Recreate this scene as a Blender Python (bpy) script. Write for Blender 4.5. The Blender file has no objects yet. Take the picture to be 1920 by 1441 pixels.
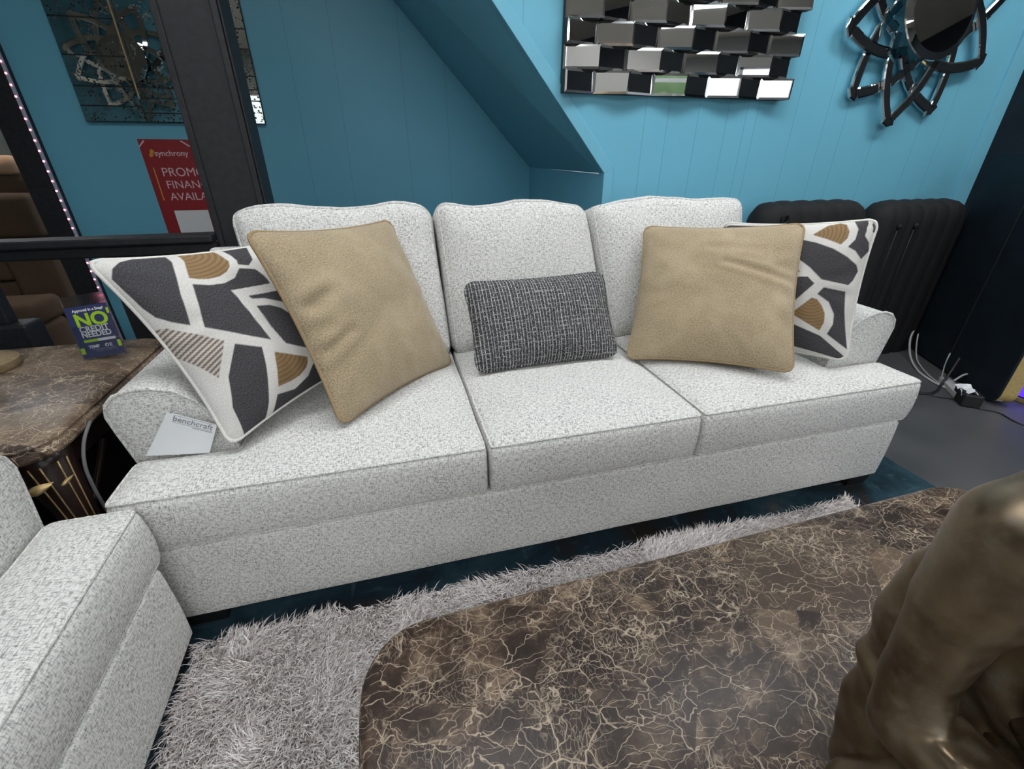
import bpy, bmesh, math, random
import numpy as np
from mathutils import Matrix, Vector, noise

S = bpy.context.scene
COL = S.collection
PI = math.pi
random.seed(4)
RNG = np.random.default_rng(7)

# ------------------------------------------------------------------ camera
cam_d = bpy.data.cameras.new('camera')
cam = bpy.data.objects.new('camera', cam_d)
COL.objects.link(cam)
S.camera = cam
cam_d.sensor_fit = 'HORIZONTAL'
cam_d.sensor_width = 36.0
cam_d.lens = 836.3 / 1920 * 36.0
cam_d.clip_start = 0.02
CR = ((0.966038, -0.258392, 0.001938), (0.117384, 0.445511, 0.887548), (0.230199, 0.857177, -0.460712))
CAM = (-0.5293, -0.9655, 1.1562)
cam.matrix_world = Matrix(((CR[0][0], CR[1][0], -CR[2][0], CAM[0]),
                           (CR[0][1], CR[1][1], -CR[2][1], CAM[1]),
                           (CR[0][2], CR[1][2], -CR[2][2], CAM[2]), (0, 0, 0, 1)))

# ------------------------------------------------------------------ world, lamps, exposure
S.view_settings.view_transform = 'Standard'
S.view_settings.look = 'None'
S.view_settings.gamma = 1
S.view_settings.use_curve_mapping = False
S.view_settings.exposure = 0.45
W = bpy.data.worlds.new('world')
S.world = W
W.use_nodes = True
wt = W.node_tree
_tc = wt.nodes.new('ShaderNodeTexCoord'); _sp = wt.nodes.new('ShaderNodeSeparateXYZ'); _rp = wt.nodes.new('ShaderNodeValToRGB'); _nz = wt.nodes.new('ShaderNodeTexNoise')
_nz.inputs['Scale'].default_value = 14.0
_ad = wt.nodes.new('ShaderNodeMath'); _ad.operation = 'MULTIPLY_ADD'; _ad.inputs[1].default_value = .10
wt.links.new(_tc.outputs['Generated'], _sp.inputs[0]); wt.links.new(_tc.outputs['Generated'], _nz.inputs['Vector'])
wt.links.new(_nz.outputs[0], _ad.inputs[0]); wt.links.new(_sp.outputs[2], _ad.inputs[2]); wt.links.new(_ad.outputs[0], _rp.inputs[0])
cr = _rp.color_ramp
cr.elements[0].position = .0; cr.elements[0].color = (.40, .40, .39, 1)
cr.elements[1].position = .09; cr.elements[1].color = (.86, .93, 1.0, 1)
e_ = cr.elements.new(.02); e_.color = (.06, .10, .05, 1)
e_ = cr.elements.new(.05); e_.color = (.10, .16, .09, 1)
wt.links.new(_rp.outputs[0], wt.nodes['Background'].inputs[0])
wt.nodes['Background'].inputs[1].default_value = 1.5
LAMP = 15.0          # ceiling panels
def area(name, loc, size, power, color, rot=(0, 0, 0)):
    d = bpy.data.lights.new(name, 'AREA')
    d.shape = 'RECTANGLE'
    d.size, d.size_y = size
    d.energy = power
    d.color = color
    o = bpy.data.objects.new(name, d)
    o.location = loc
    o.rotation_euler = rot
    COL.objects.link(o)
    return o
# ------------------------------------------------------------------ helpers
def tag(o, label=None, cat=None, group=None, kind=None):
    if label: o['label'] = label
    if cat: o['category'] = cat
    if group: o['group'] = group
    if kind: o['kind'] = kind
    return o

def empty(name, loc, label, cat, rz=0.0, group=None):
    o = bpy.data.objects.new(name, None)
    o.empty_display_size = 0.1
    o.location = loc
    o.rotation_euler = (0, 0, rz)
    COL.objects.link(o)
    return tag(o, label, cat, group)

class MB:
    """collects verts / faces / uvs"""
    def __init__(s):
        s.v = []; s.f = []; s.mi = []
        s.m = 0
    def add(s, v, f):
        n = len(s.v)
        s.v += [tuple(p) for p in v]
        s.f += [tuple(i + n for i in q) for q in f]
        s.mi += [s.m] * len(f)
        return s
    def box(s, x0, x1, y0, y1, z0, z1):
        v = [(x, y, z) for z in (z0, z1) for y in (y0, y1) for x in (x0, x1)]
        return s.add(v, [(0, 2, 3, 1), (4, 5, 7, 6), (0, 1, 5, 4), (2, 6, 7, 3), (0, 4, 6, 2), (1, 3, 7, 5)])
    def tube(s, path, r, closed=False, n=8):
        P = [Vector(p) for p in path]
        N = len(P)
        rr = r if hasattr(r, '__len__') else [r] * N
        up = None
        rings = []
        for i in range(N):
            a = P[i - 1] if (i > 0 or closed) else P[i]
            b = P[(i + 1) % N] if (i < N - 1 or closed) else P[i]
            t = (b - a)
            if t.length < 1e-9: t = Vector((0, 0, 1))
            t.normalize()
            if up is None:
                up = Vector((0, 0, 1)) if abs(t.z) < .9 else Vector((1, 0, 0))
            up = (up - t * up.dot(t))
            if up.length < 1e-6: up = t.orthogonal()
            up.normalize()
            sd = t.cross(up)
            rings.append([P[i] + (up * math.cos(2 * PI * k / n) + sd * math.sin(2 * PI * k / n)) * rr[i] for k in range(n)])
        v = [p for rg in rings for p in rg]
        f = []
        for i in range(N if closed else N - 1):
            j = (i + 1) % N
            for k in range(n):
                f.append((i * n + k, j * n + k, j * n + (k + 1) % n, i * n + (k + 1) % n))
        if not closed:
            f.append(tuple(range(n)))
            f.append(tuple((N - 1) * n + k for k in reversed(range(n))))
        return s.add(v, f)
    def lathe(s, prof, c=(0, 0, 0), n=32, sx=1, sy=1):
        v = []; f = []
        for (r, z) in prof:
            for k in range(n):
                a = 2 * PI * k / n
                v.append((c[0] + r * math.cos(a) * sx, c[1] + r * math.sin(a) * sy, c[2] + z))
        for i in range(len(prof) - 1):
            for k in range(n):
                f.append((i * n + k, i * n + (k + 1) % n, (i + 1) * n + (k + 1) % n, (i + 1) * n + k))
        f.append(tuple(reversed(range(n))))
        f.append(tuple((len(prof) - 1) * n + k for k in range(n)))
        return s.add(v, f)
    def prism(s, poly, y0, y1, axis='y'):
        """extrude polygon (list of 2D) along an axis"""
        n = len(poly)
        def P(a, b, t):
            return (a, t, b) if axis == 'y' else ((t, a, b) if axis == 'x' else (a, b, t))
        v = [P(a, b, y0) for a, b in poly] + [P(a, b, y1) for a, b in poly]
        f = [tuple(range(n)), tuple(reversed(range(n, 2 * n)))]
        f += [(i, i + n, (i + 1) % n + n, (i + 1) % n) for i in range(n)]
        return s.add(v, f)
    def build(s, name, mats, parent=None, smooth=None, uv=True, bevel=0.0, bseg=2, weld=False):
        me = bpy.data.meshes.new(name)
        me.from_pydata(s.v, [], s.f)
        if not isinstance(mats, (list, tuple)): mats = [mats]
        for m in mats: me.materials.append(m)
        if any(s.mi): me.polygons.foreach_set('material_index', s.mi)
        me.update()
        bm = bmesh.new(); bm.from_mesh(me)
        if weld: bmesh.ops.remove_doubles(bm, verts=bm.verts, dist=1e-5)
        bmesh.ops.recalc_face_normals(bm, faces=bm.faces)
        if bevel:
            es = [e for e in bm.edges if len(e.link_faces) == 2 and e.calc_face_angle(0) > .5]
            bmesh.ops.bevel(bm, geom=es, offset=bevel, segments=bseg, profile=.5, affect='EDGES', clamp_overlap=True)
        bm.to_mesh(me); bm.free()
        if smooth is not None:
            me.polygons.foreach_set('use_smooth', [True] * len(me.polygons))
            if smooth < 3: me.set_sharp_from_angle(angle=smooth)
        if uv: box_uv(me)
        o = bpy.data.objects.new(name, me)
        COL.objects.link(o)
        if parent: o.parent = parent
        return o

def box_uv(me):
    L = len(me.loops)
    if not L: return
    uvl = me.uv_layers.new(name='uv')
    co = np.empty(len(me.vertices) * 3); me.vertices.foreach_get('co', co); co = co.reshape(-1, 3)
    li = np.empty(L, int); me.loops.foreach_get('vertex_index', li)
    nr = np.empty(len(me.polygons) * 3); me.polygons.foreach_get('normal', nr); nr = np.abs(nr.reshape(-1, 3))
    tot = np.empty(len(me.polygons), int); me.polygons.foreach_get('loop_total', tot)
    ax = np.repeat(np.argmax(nr + np.array([0, .001, .06]), 1), tot)
    p = co[li]
    u = np.where(ax == 0, p[:, 1], p[:, 0])
    v = np.where(ax == 2, p[:, 1], p[:, 2])
    uvl.data.foreach_set('uv', np.stack([u, v], 1).ravel())

def struct(o):
    o['kind'] = 'structure'
    return o

# ------------------------------------------------------------------ material kit
def mat(name, color=(.5, .5, .5), rough=.6, metal=0.0, spec=.5):
    m = bpy.data.materials.new(name); m.use_nodes = True
    b = m.node_tree.nodes['Principled BSDF']
    b.inputs['Base Color'].default_value = (*color, 1)
    b.inputs['Roughness'].default_value = rough
    b.inputs['Metallic'].default_value = metal
    b.inputs['Specular IOR Level'].default_value = spec
    return m
class NT:
    def __init__(s, m):
        s.t = m.node_tree; s.b = s.t.nodes['Principled BSDF']
    def n(s, typ, **kw):
        nd = s.t.nodes.new(typ)
        for k, v in kw.items():
            if k.startswith('_'): setattr(nd, k[1:], v)
            else: s.set(nd.inputs[k.replace('__', ' ')], v)
        return nd
    def set(s, sock, v):
        if hasattr(v, 'links') or isinstance(v, bpy.types.NodeSocket): s.t.links.new(v, sock)
        else: sock.default_value = v
    def math(s, op, a, b=0.0, clamp=False):
        nd = s.t.nodes.new('ShaderNodeMath'); nd.operation = op; nd.use_clamp = clamp
        s.set(nd.inputs[0], a); s.set(nd.inputs[1], b)
        return nd.outputs[0]
    def mix(s, fac, a, b, mode='MIX'):
        nd = s.t.nodes.new('ShaderNodeMix'); nd.data_type = 'RGBA'; nd.blend_type = mode
        s.set(nd.inputs[0], fac)
        s.set(nd.inputs[6], (*a, 1) if isinstance(a, tuple) else a)
        s.set(nd.inputs[7], (*b, 1) if isinstance(b, tuple) else b)
        return nd.outputs[2]
    def ramp(s, fac, stops, interp='LINEAR'):
        nd = s.t.nodes.new('ShaderNodeValToRGB'); cr = nd.color_ramp; cr.interpolation = interp
        while len(cr.elements) < len(stops): cr.elements.new(.5)
        for e, (p, c) in zip(cr.elements, stops):
            e.position = p
            e.color = (c, c, c, 1) if not isinstance(c, tuple) else (*c, 1)
        s.set(nd.inputs[0], fac)
        return nd.outputs[0]
    def coords(s, kind='UV', scale=(1, 1, 1), rot=(0, 0, 0)):
        tc = s.t.nodes.new('ShaderNodeTexCoord'); mp = s.t.nodes.new('ShaderNodeMapping')
        mp.inputs['Scale'].default_value = scale; mp.inputs['Rotation'].default_value = rot
        s.t.links.new(tc.outputs[kind], mp.inputs[0])
        return mp.outputs[0]
    def noise(s, vec, scale=5, detail=2, rough=.5, out=0, dist=0):
        nd = s.n('ShaderNodeTexNoise', Scale=scale, Detail=detail, Roughness=rough, Distortion=dist)
        s.t.links.new(vec, nd.inputs['Vector'])
        return nd.outputs[out]
    def bump(s, h, strength=.3, dist=.002):
        nd = s.n('ShaderNodeBump', Strength=strength, Distance=dist)
        s.set(nd.inputs['Height'], h)
        s.t.links.new(nd.outputs[0], s.b.inputs['Normal'])
    def color(s, c): s.set(s.b.inputs['Base Color'], c)
    def rough(s, c): s.set(s.b.inputs['Roughness'], c)

def m_sofa():
    m = mat('woven cream chenille', rough=.95, spec=.15); k = NT(m)
    warp = k.noise(k.coords('UV', (300, 92, 1)), 1, 2, .6)
    weft = k.noise(k.coords('UV', (80, 330, 1)), 1, 2, .6)
    fine = k.noise(k.coords('UV', (560, 560, 1)), 1, 1)
    a = k.ramp(warp, [(.47, 0.0), (.63, 1.0)])
    b = k.ramp(weft, [(.47, 0.0), (.63, 1.0)])
    f = k.math('ADD', k.math('MULTIPLY', a, .62), k.math('MULTIPLY', b, .62), True)
    f = k.math('MULTIPLY', f, k.ramp(fine, [(.3, .55), (.6, 1.0)]))
    big = k.noise(k.coords('UV', (9, 9, 1)), 1, 2)
    f = k.math('MULTIPLY', f, k.ramp(big, [(.3, .75), (.7, 1.0)]))
    k.color(k.mix(f, (.77, .765, .735), (.175, .173, .168)))
    k.bump(k.math('ADD', warp, weft), .45, .002)
    return m
def m_plain(name, col, var, scale=300, rough=.9, bump=.3, spec=.2):
    m = mat(name, rough=rough, spec=spec); k = NT(m)
    n = k.noise(k.coords('UV', (1, 1, 1)), scale, 2)
    n2 = k.noise(k.coords('UV', (1, 1, 1)), 6, 2)
    c = k.mix(k.ramp(n, [(.3, 0.0), (.7, 1.0)]), tuple(c * (1 - var) for c in col), tuple(min(1, c * (1 + var)) for c in col))
    c = k.mix(k.ramp(n2, [(.35, 0.0), (.7, .22)]), c, tuple(x * .72 for x in col))
    k.color(c); k.bump(n, bump, .0015)
    return m
def m_tan():
    m = mat('tan chenille', rough=.85, spec=.2); k = NT(m)
    uv = k.coords('UV', (1, 1, 1))
    ck = k.n('ShaderNodeTexChecker', Scale=330)
    k.t.links.new(k.coords('UV', (1, 1, 1), (0, 0, .78)), ck.inputs['Vector'])
    n = k.noise(uv, 260, 2); n2 = k.noise(uv, 7, 3, .6)
    c = k.mix(k.ramp(n, [(.3, 0.0), (.7, 1.0)]), (.25, .19, .115), (.52, .42, .275))
    c = k.mix(k.math('MULTIPLY', ck.outputs['Fac'], .30), c, (.17, .125, .07))
    c = k.mix(k.ramp(n2, [(.45, 0.0), (.72, .35)]), c, (.56, .46, .32))
    k.color(c)
    k.bump(k.math('ADD', n, k.math('MULTIPLY', ck.outputs['Fac'], .5)), .35, .0015)
    k.set(k.b.inputs['Sheen Weight'], .25)
    return m
def m_tweed():
    m = mat('charcoal tweed', rough=.95, spec=.1); k = NT(m)
    uvx = k.n('ShaderNodeSeparateXYZ'); k.t.links.new(k.coords('UV', (1, 1, 1)), uvx.inputs[0])
    jit = k.noise(k.coords('UV', (38, 3, 1)), 1, 2); jit2 = k.noise(k.coords('UV', (3, 45, 1)), 1, 2)
    def lines(axis, per, jt, amp):
        ph = k.math('ADD', k.math('MULTIPLY', uvx.outputs[axis], 6.2832 / per), k.math('MULTIPLY', jt, amp))
        return k.math('ADD', k.math('MULTIPLY', k.math('SINE', ph), .5), .5)
    v = lines(0, .0112, jit, 9.0); h = lines(1, .016, jit2, 9.0)
    seg = k.noise(k.coords('UV', (260, 110, 1)), 1, 2); seg2 = k.noise(k.coords('UV', (60, 150, 1)), 1, 2)
    fl = k.noise(k.coords('UV', (300, 300, 1)), 1, 2)
    lv = k.math('MULTIPLY', k.ramp(v, [(.80, 0.0), (.93, 1.0)]), k.ramp(seg, [(.38, .15), (.6, 1.0)]))
    lh = k.math('MULTIPLY', k.ramp(h, [(.86, 0.0), (.96, .55)]), k.ramp(seg2, [(.45, 0.0), (.6, 1.0)]))
    c = k.mix(k.ramp(fl, [(.45, 0.0), (.66, 1.0)]), (.012, .012, .015), (.20, .20, .205))
    c = k.mix(k.math('MAXIMUM', lv, lh), c, (.50, .49, .48))
    k.color(c); k.bump(k.math('ADD', fl, k.math('MAXIMUM', lv, lh)), .5, .002)
    return m
def m_pattern():
    m = mat('jacquard geometric weave', rough=.9, spec=.15); k = NT(m)
    at = k.n('ShaderNodeAttribute', _attribute_name='print')
    uv = k.coords('UV', (1, 1, 1))
    n = k.noise(k.coords('UV', (500, 260, 1)), 1, 2)
    k.color(k.mix(k.ramp(n, [(.35, 0.0), (.65, .30)]), at.outputs['Color'], (.22, .21, .2)))
    k.bump(n, .4, .0015)
    return m
def m_marble(name, scale=1.0, tint=1.0):
    m = mat(name, rough=.33, spec=.2); k = NT(m)
    P = k.coords('Object', (scale, scale, scale))
    patch = k.n('ShaderNodeTexVoronoi', _distance='CHEBYCHEV', Scale=4.2, Randomness=.9)
    k.t.links.new(k.coords('Object', (scale, scale * 1.5, scale), (0, 0, .5)), patch.inputs['Vector'])
    off = k.n('ShaderNodeVectorMath', _operation='MULTIPLY_ADD')
    k.t.links.new(patch.outputs['Color'], off.inputs[0]); off.inputs[1].default_value = (9, 9, 9); k.t.links.new(P, off.inputs[2])
    wob = k.n('ShaderNodeTexNoise', Scale=7, Detail=4, Roughness=.6)
    k.t.links.new(off.outputs[0], wob.inputs['Vector'])
    o2 = k.n('ShaderNodeVectorMath', _operation='MULTIPLY_ADD')
    k.t.links.new(wob.outputs['Color'], o2.inputs[0]); o2.inputs[1].default_value = (.085, .085, .085); k.t.links.new(off.outputs[0], o2.inputs[2])
    Q = o2.outputs[0]
    def veins(sc, w, stretch=(1, 1, 1), rz=0):
        mp = k.n('ShaderNodeMapping'); mp.inputs['Scale'].default_value = stretch; mp.inputs['Rotation'].default_value = (0, 0, rz)
        k.t.links.new(Q, mp.inputs[0])
        v = k.n('ShaderNodeTexVoronoi', _feature='DISTANCE_TO_EDGE', Scale=sc); k.t.links.new(mp.outputs[0], v.inputs['Vector'])
        return k.ramp(v.outputs['Distance'], [(0.0, 1.0), (w, .5), (w * 1.9, 0.0)])
    big = k.noise(Q, 5, 4, .6); mid = k.noise(Q, 17, 6, .68)
    v1 = k.math('MULTIPLY', veins(13, .008), k.ramp(big, [(.42, 0.0), (.55, 1.0)]))
    v2 = k.math('MULTIPLY', veins(34, .013, (1, 2.0, 1), .6), k.ramp(mid, [(.44, 0.0), (.56, .85)]))
    v3 = k.math('MULTIPLY', veins(80, .025, (1.6, 1, 1), .2), k.ramp(big, [(.46, 0.0), (.60, .6)]))
    def ridge(sc, w, st, rz):
        mp = k.n('ShaderNodeMapping'); mp.inputs['Scale'].default_value = st; mp.inputs['Rotation'].default_value = (0, 0, rz)
        k.t.links.new(off.outputs[0], mp.inputs[0])
        d = k.math('ABSOLUTE', k.math('SUBTRACT', k.noise(mp.outputs[0], sc, 4, .62, dist=.5), .5))
        return k.ramp(d, [(0.0, 1.0), (w, .45), (w * 2.2, 0.0)])
    r1 = k.math('MULTIPLY', ridge(9, .0035, (1, .55, 1), .5), k.ramp(big, [(.45, 0.0), (.6, .8)]))
    r2 = k.math('MULTIPLY', veins(21, .007, (.6, 1.5, 1), -.5), .9)
    base = k.ramp(mid, [(.25, (.012, .009, .008)), (.46, (.038, .025, .018)), (.56, (.085, .057, .040)), (.66, (.20, .145, .098)), (.80, (.36, .27, .19))])
    pc = k.n('ShaderNodeSeparateColor'); k.t.links.new(patch.outputs['Color'], pc.inputs[0])
    base = k.mix(k.ramp(pc.outputs[0], [(.70, 0.0), (.72, .5)]), base, (.19, .135, .088))
    base = k.mix(k.ramp(pc.outputs[1], [(.6, 0.0), (.62, .55)]), base, (.024, .017, .015))
    f = k.math('MAXIMUM', k.math('MAXIMUM', k.math('MAXIMUM', v1, v2), v3), k.math('MAXIMUM', r1, r2))
    f = k.math('MULTIPLY', f, .85)
    k.color(k.mix(f, base, (.56 * tint, .45 * tint, .33 * tint)))
    return m
def m_bronze():
    m = mat('aged bronze', rough=.42, metal=.85, spec=.5); k = NT(m)
    P = k.coords('Object', (1, 1, 1))
    a = k.noise(P, 9, 5, .6); b = k.noise(P, 38, 5, .7); c = k.noise(P, 3.5, 2)
    col = k.mix(k.ramp(a, [(.35, 0.0), (.65, 1.0)]), (.10, .072, .046), (.21, .16, .10))
    col = k.mix(k.math('MULTIPLY', k.ramp(b, [(.5, 0.0), (.75, .7)]), k.ramp(c, [(.42, 0.0), (.6, 1.0)])), col, (.17, .185, .17))
    k.color(col); k.rough(k.ramp(b, [(.3, .27), (.7, .46)])); k.bump(b, .12, .002)
    k.set(k.b.inputs['Metallic'], k.ramp(b, [(.45, .8), (.75, .35)]))
    return m
def m_wall(name, col, grooves=(), axis=0):
    m = mat(name, rough=.42, spec=.35); k = NT(m)
    P = k.coords('Object', (1, 1, 1))
    sp = k.n('ShaderNodeSeparateXYZ'); k.t.links.new(P, sp.inputs[0])
    n = k.noise(P, 3, 4, .6)
    g = None
    for x in grooves:
        d = k.math('LESS_THAN', k.math('ABSOLUTE', k.math('SUBTRACT', sp.outputs[axis], x)), .0022)
        g = d if g is None else k.math('MAXIMUM', g, d)
    c = k.mix(k.ramp(n, [(.35, 0.0), (.7, .12)]), col, tuple(x * .75 for x in col))
    sc = k.noise(P, 55, 3, .6)
    c = k.mix(k.ramp(sc, [(.76, 0.0), (.79, .5)]), c, tuple(x * .4 for x in col))
    h = k.math('MULTIPLY', n, .3)
    if g is not None:
        c = k.mix(k.math('MULTIPLY', g, .40), c, tuple(x * .45 for x in col))
        h = k.math('SUBTRACT', h, g)
    k.color(c); k.bump(h, .25, .003)
    return m
def m_floor():
    m = mat('painted concrete floor', rough=.42, spec=.4); k = NT(m)
    P = k.coords('Object', (1, 1, 1))
    n = k.noise(P, 2.2, 5, .6); sp = k.noise(P, 26, 4, .65)
    c = k.mix(k.ramp(n, [(.3, 0.0), (.7, 1.0)]), (.050, .052, .055), (.085, .087, .092))
    c = k.mix(k.ramp(sp, [(.715, 0.0), (.735, 1.0)]), c, (.4, .4, .4))
    k.color(c); k.rough(k.ramp(n, [(.3, .32), (.7, .5)]))
    return m
def m_flatrug():
    m = mat('distressed teal rug', rough=.9, spec=.15); k = NT(m)
    P = k.coords('Object', (1, 1, 1)); a = k.noise(P, 2.2, 5, .65, dist=.6)
    s = k.noise(k.coords('Object', (9, 45, 1), (0, 0, .6)), 1, 3); s2 = k.noise(k.coords('Object', (45, 9, 1), (0, 0, .3)), 1, 3)
    c = k.ramp(a, [(.3, (.012, .014, .016)), (.40, (.020, .017, .015)), (.48, (.012, .028, .040)), (.58, (.022, .052, .070)), (.68, (.030, .060, .075)), (.78, (.12, .105, .09))])
    c = k.mix(k.ramp(k.math('MAXIMUM', s, s2), [(.62, 0.0), (.72, .5)]), c, (.07, .11, .13))
    k.color(c); k.bump(k.noise(P, 300, 2), .3, .001)
    return m
def m_shag():
    m = mat('shag yarn', rough=.6, spec=.3); k = NT(m)
    g = k.n('ShaderNodeNewGeometry')
    c = k.ramp(g.outputs['Random Per Island'], [(0.0, (.28, .23, .21)), (.22, (.52, .46, .44)), (.5, (.76, .71, .69)), (.8, (.87, .84, .825)), (1.0, (.92, .90, .885))])
    k.color(c)
    return m
def m_antique():
    m = mat('antique mirror glass', (.45, .47, .44), rough=.045, metal=1.0); k = NT(m)
    P = k.coords('Object', (1, 1, 1))
    n = k.noise(P, 34, 4, .6); z = k.noise(P, 4, 2); f = k.noise(P, 1.7, 2)
    vo = k.n('ShaderNodeTexVoronoi', Scale=62.0); k.t.links.new(P, vo.inputs['Vector'])
    s1 = k.math('MULTIPLY', k.ramp(vo.outputs['Distance'], [(.26, 1.0), (.34, 0.0)]), k.ramp(z, [(.44, 0.0), (.52, 1.0)]))
    s = k.math('MAXIMUM', s1, k.math('MULTIPLY', k.ramp(n, [(.58, 0.0), (.64, .8)]), k.ramp(z, [(.4, 0.0), (.55, 1.0)])))
    k.color(k.mix(s, k.mix(f, (.36, .38, .36), (.58, .58, .53)), (.02, .02, .02)))
    k.rough(k.ramp(s, [(0.0, .012), (1.0, .6)]))
    return m
def emit(name, col, st):
    m = mat(name, (0, 0, 0)); b = m.node_tree.nodes['Principled BSDF']
    b.inputs['Emission Color'].default_value = (*col, 1); b.inputs['Emission Strength'].default_value = st
    return m
def m_glass(name, tint=(1, 1, 1), rough=.02):
    m = mat(name, tint, rough); b = m.node_tree.nodes['Principled BSDF']
    b.inputs['Transmission Weight'].default_value = 1.0
    b.inputs['IOR'].default_value = 1.3
    return m

FAB = m_sofa()
TAN = m_tan()
TANP = m_plain('tan cord', (.34, .25, .145), .25)
TWEED = m_tweed()
PRINT = m_pattern()
OFFW = m_plain('off-white cotton weave', (.72, .70, .66), .12)
MARBLE = m_marble('dark emperador marble')
MARBLE2 = m_marble('brown emperador marble', 1.0, 1.0)
BRONZE = m_bronze()
BLUE = (.15, .44, .585)
GROOVES = (.095, .687, .807, .969, 1.131, 1.239, 1.30, 1.528, 1.724, 1.85, 2.08, 2.38, 2.56)
WALLF = m_wall('sky blue painted panelling', BLUE, GROOVES)
WALLB = m_wall('sky blue painted panelling, alcove', BLUE, (-.063, -.328, -.711, -.955, -1.4))
WALLT = m_wall('sky blue painted trim', (.16, .45, .595))
FLOOR = m_floor()
RUGM = m_flatrug()
SHAG = m_shag()
BLACKWOOD = m_plain('black painted wood', (.016, .016, .019), .3, 40, .5, .1, .4)
BLACKFAB = m_plain('black velvet', (.010, .010, .011), .3, 400, .75, .2, .3)
DARKWALL = m_plain('navy black paint', (.006, .011, .017), .3, 8, .6, .05, .3)
LEGM = mat('black leg wood', (.010, .010, .010), .5)
MIRROR = mat('mirror silver', (.86, .87, .87), .015, 1.0)
MIRRORB = mat('mirror bevel', (.9, .9, .9), .06, 1.0)
GOLD = m_plain('brushed gold', (.62, .47, .17), .1, 60, .4, .05); GOLD.node_tree.nodes['Principled BSDF'].inputs['Metallic'].default_value = .35
OLDGOLD = m_plain('antique gilt', (.58, .42, .20), .25, 90, .4, .2); OLDGOLD.node_tree.nodes['Principled BSDF'].inputs['Metallic'].default_value = .6
DARKWOOD = m_plain('dark mahogany', (.022, .011, .009), .35, 14, .3, .08, .5)
BROWN = m_plain('brown suede', (.105, .068, .045), .2, 200, .9, .2, .1)
PEACH = m_plain('peach fabric', (.62, .36, .22), .15, 200)
RED = mat('red poster', (.30, .018, .022), .4)
WHITE = mat('white print', (.80, .80, .80), .5)
PINKW = mat('pale pink print', (.75, .55, .56), .5)
AMBER = mat('amber print', (.70, .36, .03), .5)
NAVY = mat('navy card', (.028, .036, .115), .4)
LIME = mat('lime print', (.36, .60, .02), .5)
GREYP = mat('grey print', (.25, .25, .27), .5)
PAPER = mat('white paper', (.80, .82, .84), .55)
ACRYL = m_glass('clear acrylic', (.93, .95, .96), .12)
CEIL = m_wall('greige ceiling tile', (.50, .46, .40))
LAMPM = emit('lamp diffuser', (.96, .98, 1.0), LAMP)
LEDM = emit('pink led', (1.0, .22, .32), 5.0)
LEDT = mat('led tape', (.38, .40, .50), .5)
PURPLE = emit('purple led', (.09, .03, 1.0), 1.3)
CABLEW = mat('white cable', (.42, .42, .42), .5)
CABLEB = mat('black cable', (.012, .012, .012), .5)
REAR = m_wall('pale rear wall', (.55, .53, .50))

# ------------------------------------------------------------------ the room
YF, YB, ZC = 1.2, 2.41, 2.75
o = struct(MB().box(-5, 4.7, -5, 5, -.1, 0).build('floor', FLOOR))
o = struct(MB().box(-5, 4.7, -5, 5, ZC, ZC + .1).build('ceiling', CEIL))
struct(MB().prism([(.502, 0), (.502, 1.07), (-.98, 2.75), (2.97, 2.75), (2.97, 0)], YF, YF + .05).build('wall_front', WALLF))
struct(MB().box(-2.31, .56, YB, YB + .08, 0, ZC).build('wall_alcove', WALLB))
struct(MB().box(.502, .56, YF + .05, YB, 0, 1.066).build('wall_side', WALLB))
so = MB()
a0, a1 = (.502, YF + .05, 1.07), (-.98, YF + .05, 2.75)
b0, b1 = (.502, YB, 1.064), (-1.12, YB, 2.75)
so.add([a0, a1, b1, b0] + [(p[0] + .04, p[1], p[2] + .03) for p in (a0, a1, b1, b0)],
       [(0, 1, 2, 3), (4, 7, 6, 5), (0, 4, 5, 1), (1, 5, 6, 2), (2, 6, 7, 3), (3, 7, 4, 0)])
struct(so.build('wall_stairs', WALLT))
# trim strip along the stair edge and down the corner
tr = MB()
nx, nz = .748, .663
tr.prism([(.502, 1.07), (-.98, 2.75), (-.98 + .06, 2.75), (.548, 1.099)], YF - .010, YF)
tr.prism([(.502, 0), (.502, 1.07), (.548, 1.099), (.548, 0)], YF - .010, YF)
struct(tr.build('trim_1', WALLT, bevel=.002))
struct(MB().box(2.86, 2.97, YF - .012, YF, 0, ZC).build('trim_2', WALLT, bevel=.002))
struct(MB().box(2.97, 3.06, .95, 1.30, 0, ZC).build('trim_3', DARKWALL, bevel=.003))
struct(MB().box(3.06, 4.7, 1.22, 1.30, 0, ZC).build('wall_back', DARKWALL))
struct(MB().box(4.6, 4.7, -5, 5, 0, ZC).build('wall_right', DARKWALL))
struct(MB().box(-5, -4.9, -5, 5, 0, ZC).build('wall_left', REAR))
struct(MB().box(-4.9, -2.31, 4.6, 4.7, 0, ZC).build('wall_far', m_plain('grey green wall', (.16, .17, .15), .1, 5)))
struct(MB().box(-2.44, -2.31, YB - .06, YB + .10, 0, ZC).build('trim_4', BLACKWOOD, bevel=.004))
struct(MB().box(-4.9, -2.25, -.73, -.65, 0, ZC).build('wall_partition', WALLT))
# rear wall with two shop windows
rw = MB()
for x0, x1, z0, z1 in ((-5, -2.8, 0, ZC), (-.4, .7, 0, ZC), (3.1, 4.7, 0, ZC), (-2.8, -.4, 0, .6), (-2.8, -.4, 2.15, ZC), (.7, 3.1, 0, .6), (.7, 3.1, 2.15, ZC)):
    rw.box(x0, x1, -5, -4.9, z0, z1)
struct(rw.build('wall_rear', REAR))
for i, x in enumerate((-1.6, 1.9)):
    w = MB()
    for d in (-1.2, -.4, .4, 1.2): w.box(x + d - .025, x + d + .025, -4.98, -4.93, .6, 2.15)
    for z in (.6, 1.38, 2.15): w.box(x - 1.2, x + 1.2, -4.98, -4.93, z - .025, z + .025)
    struct(w.build('window_%d' % (i + 1), WHITE))
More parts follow.
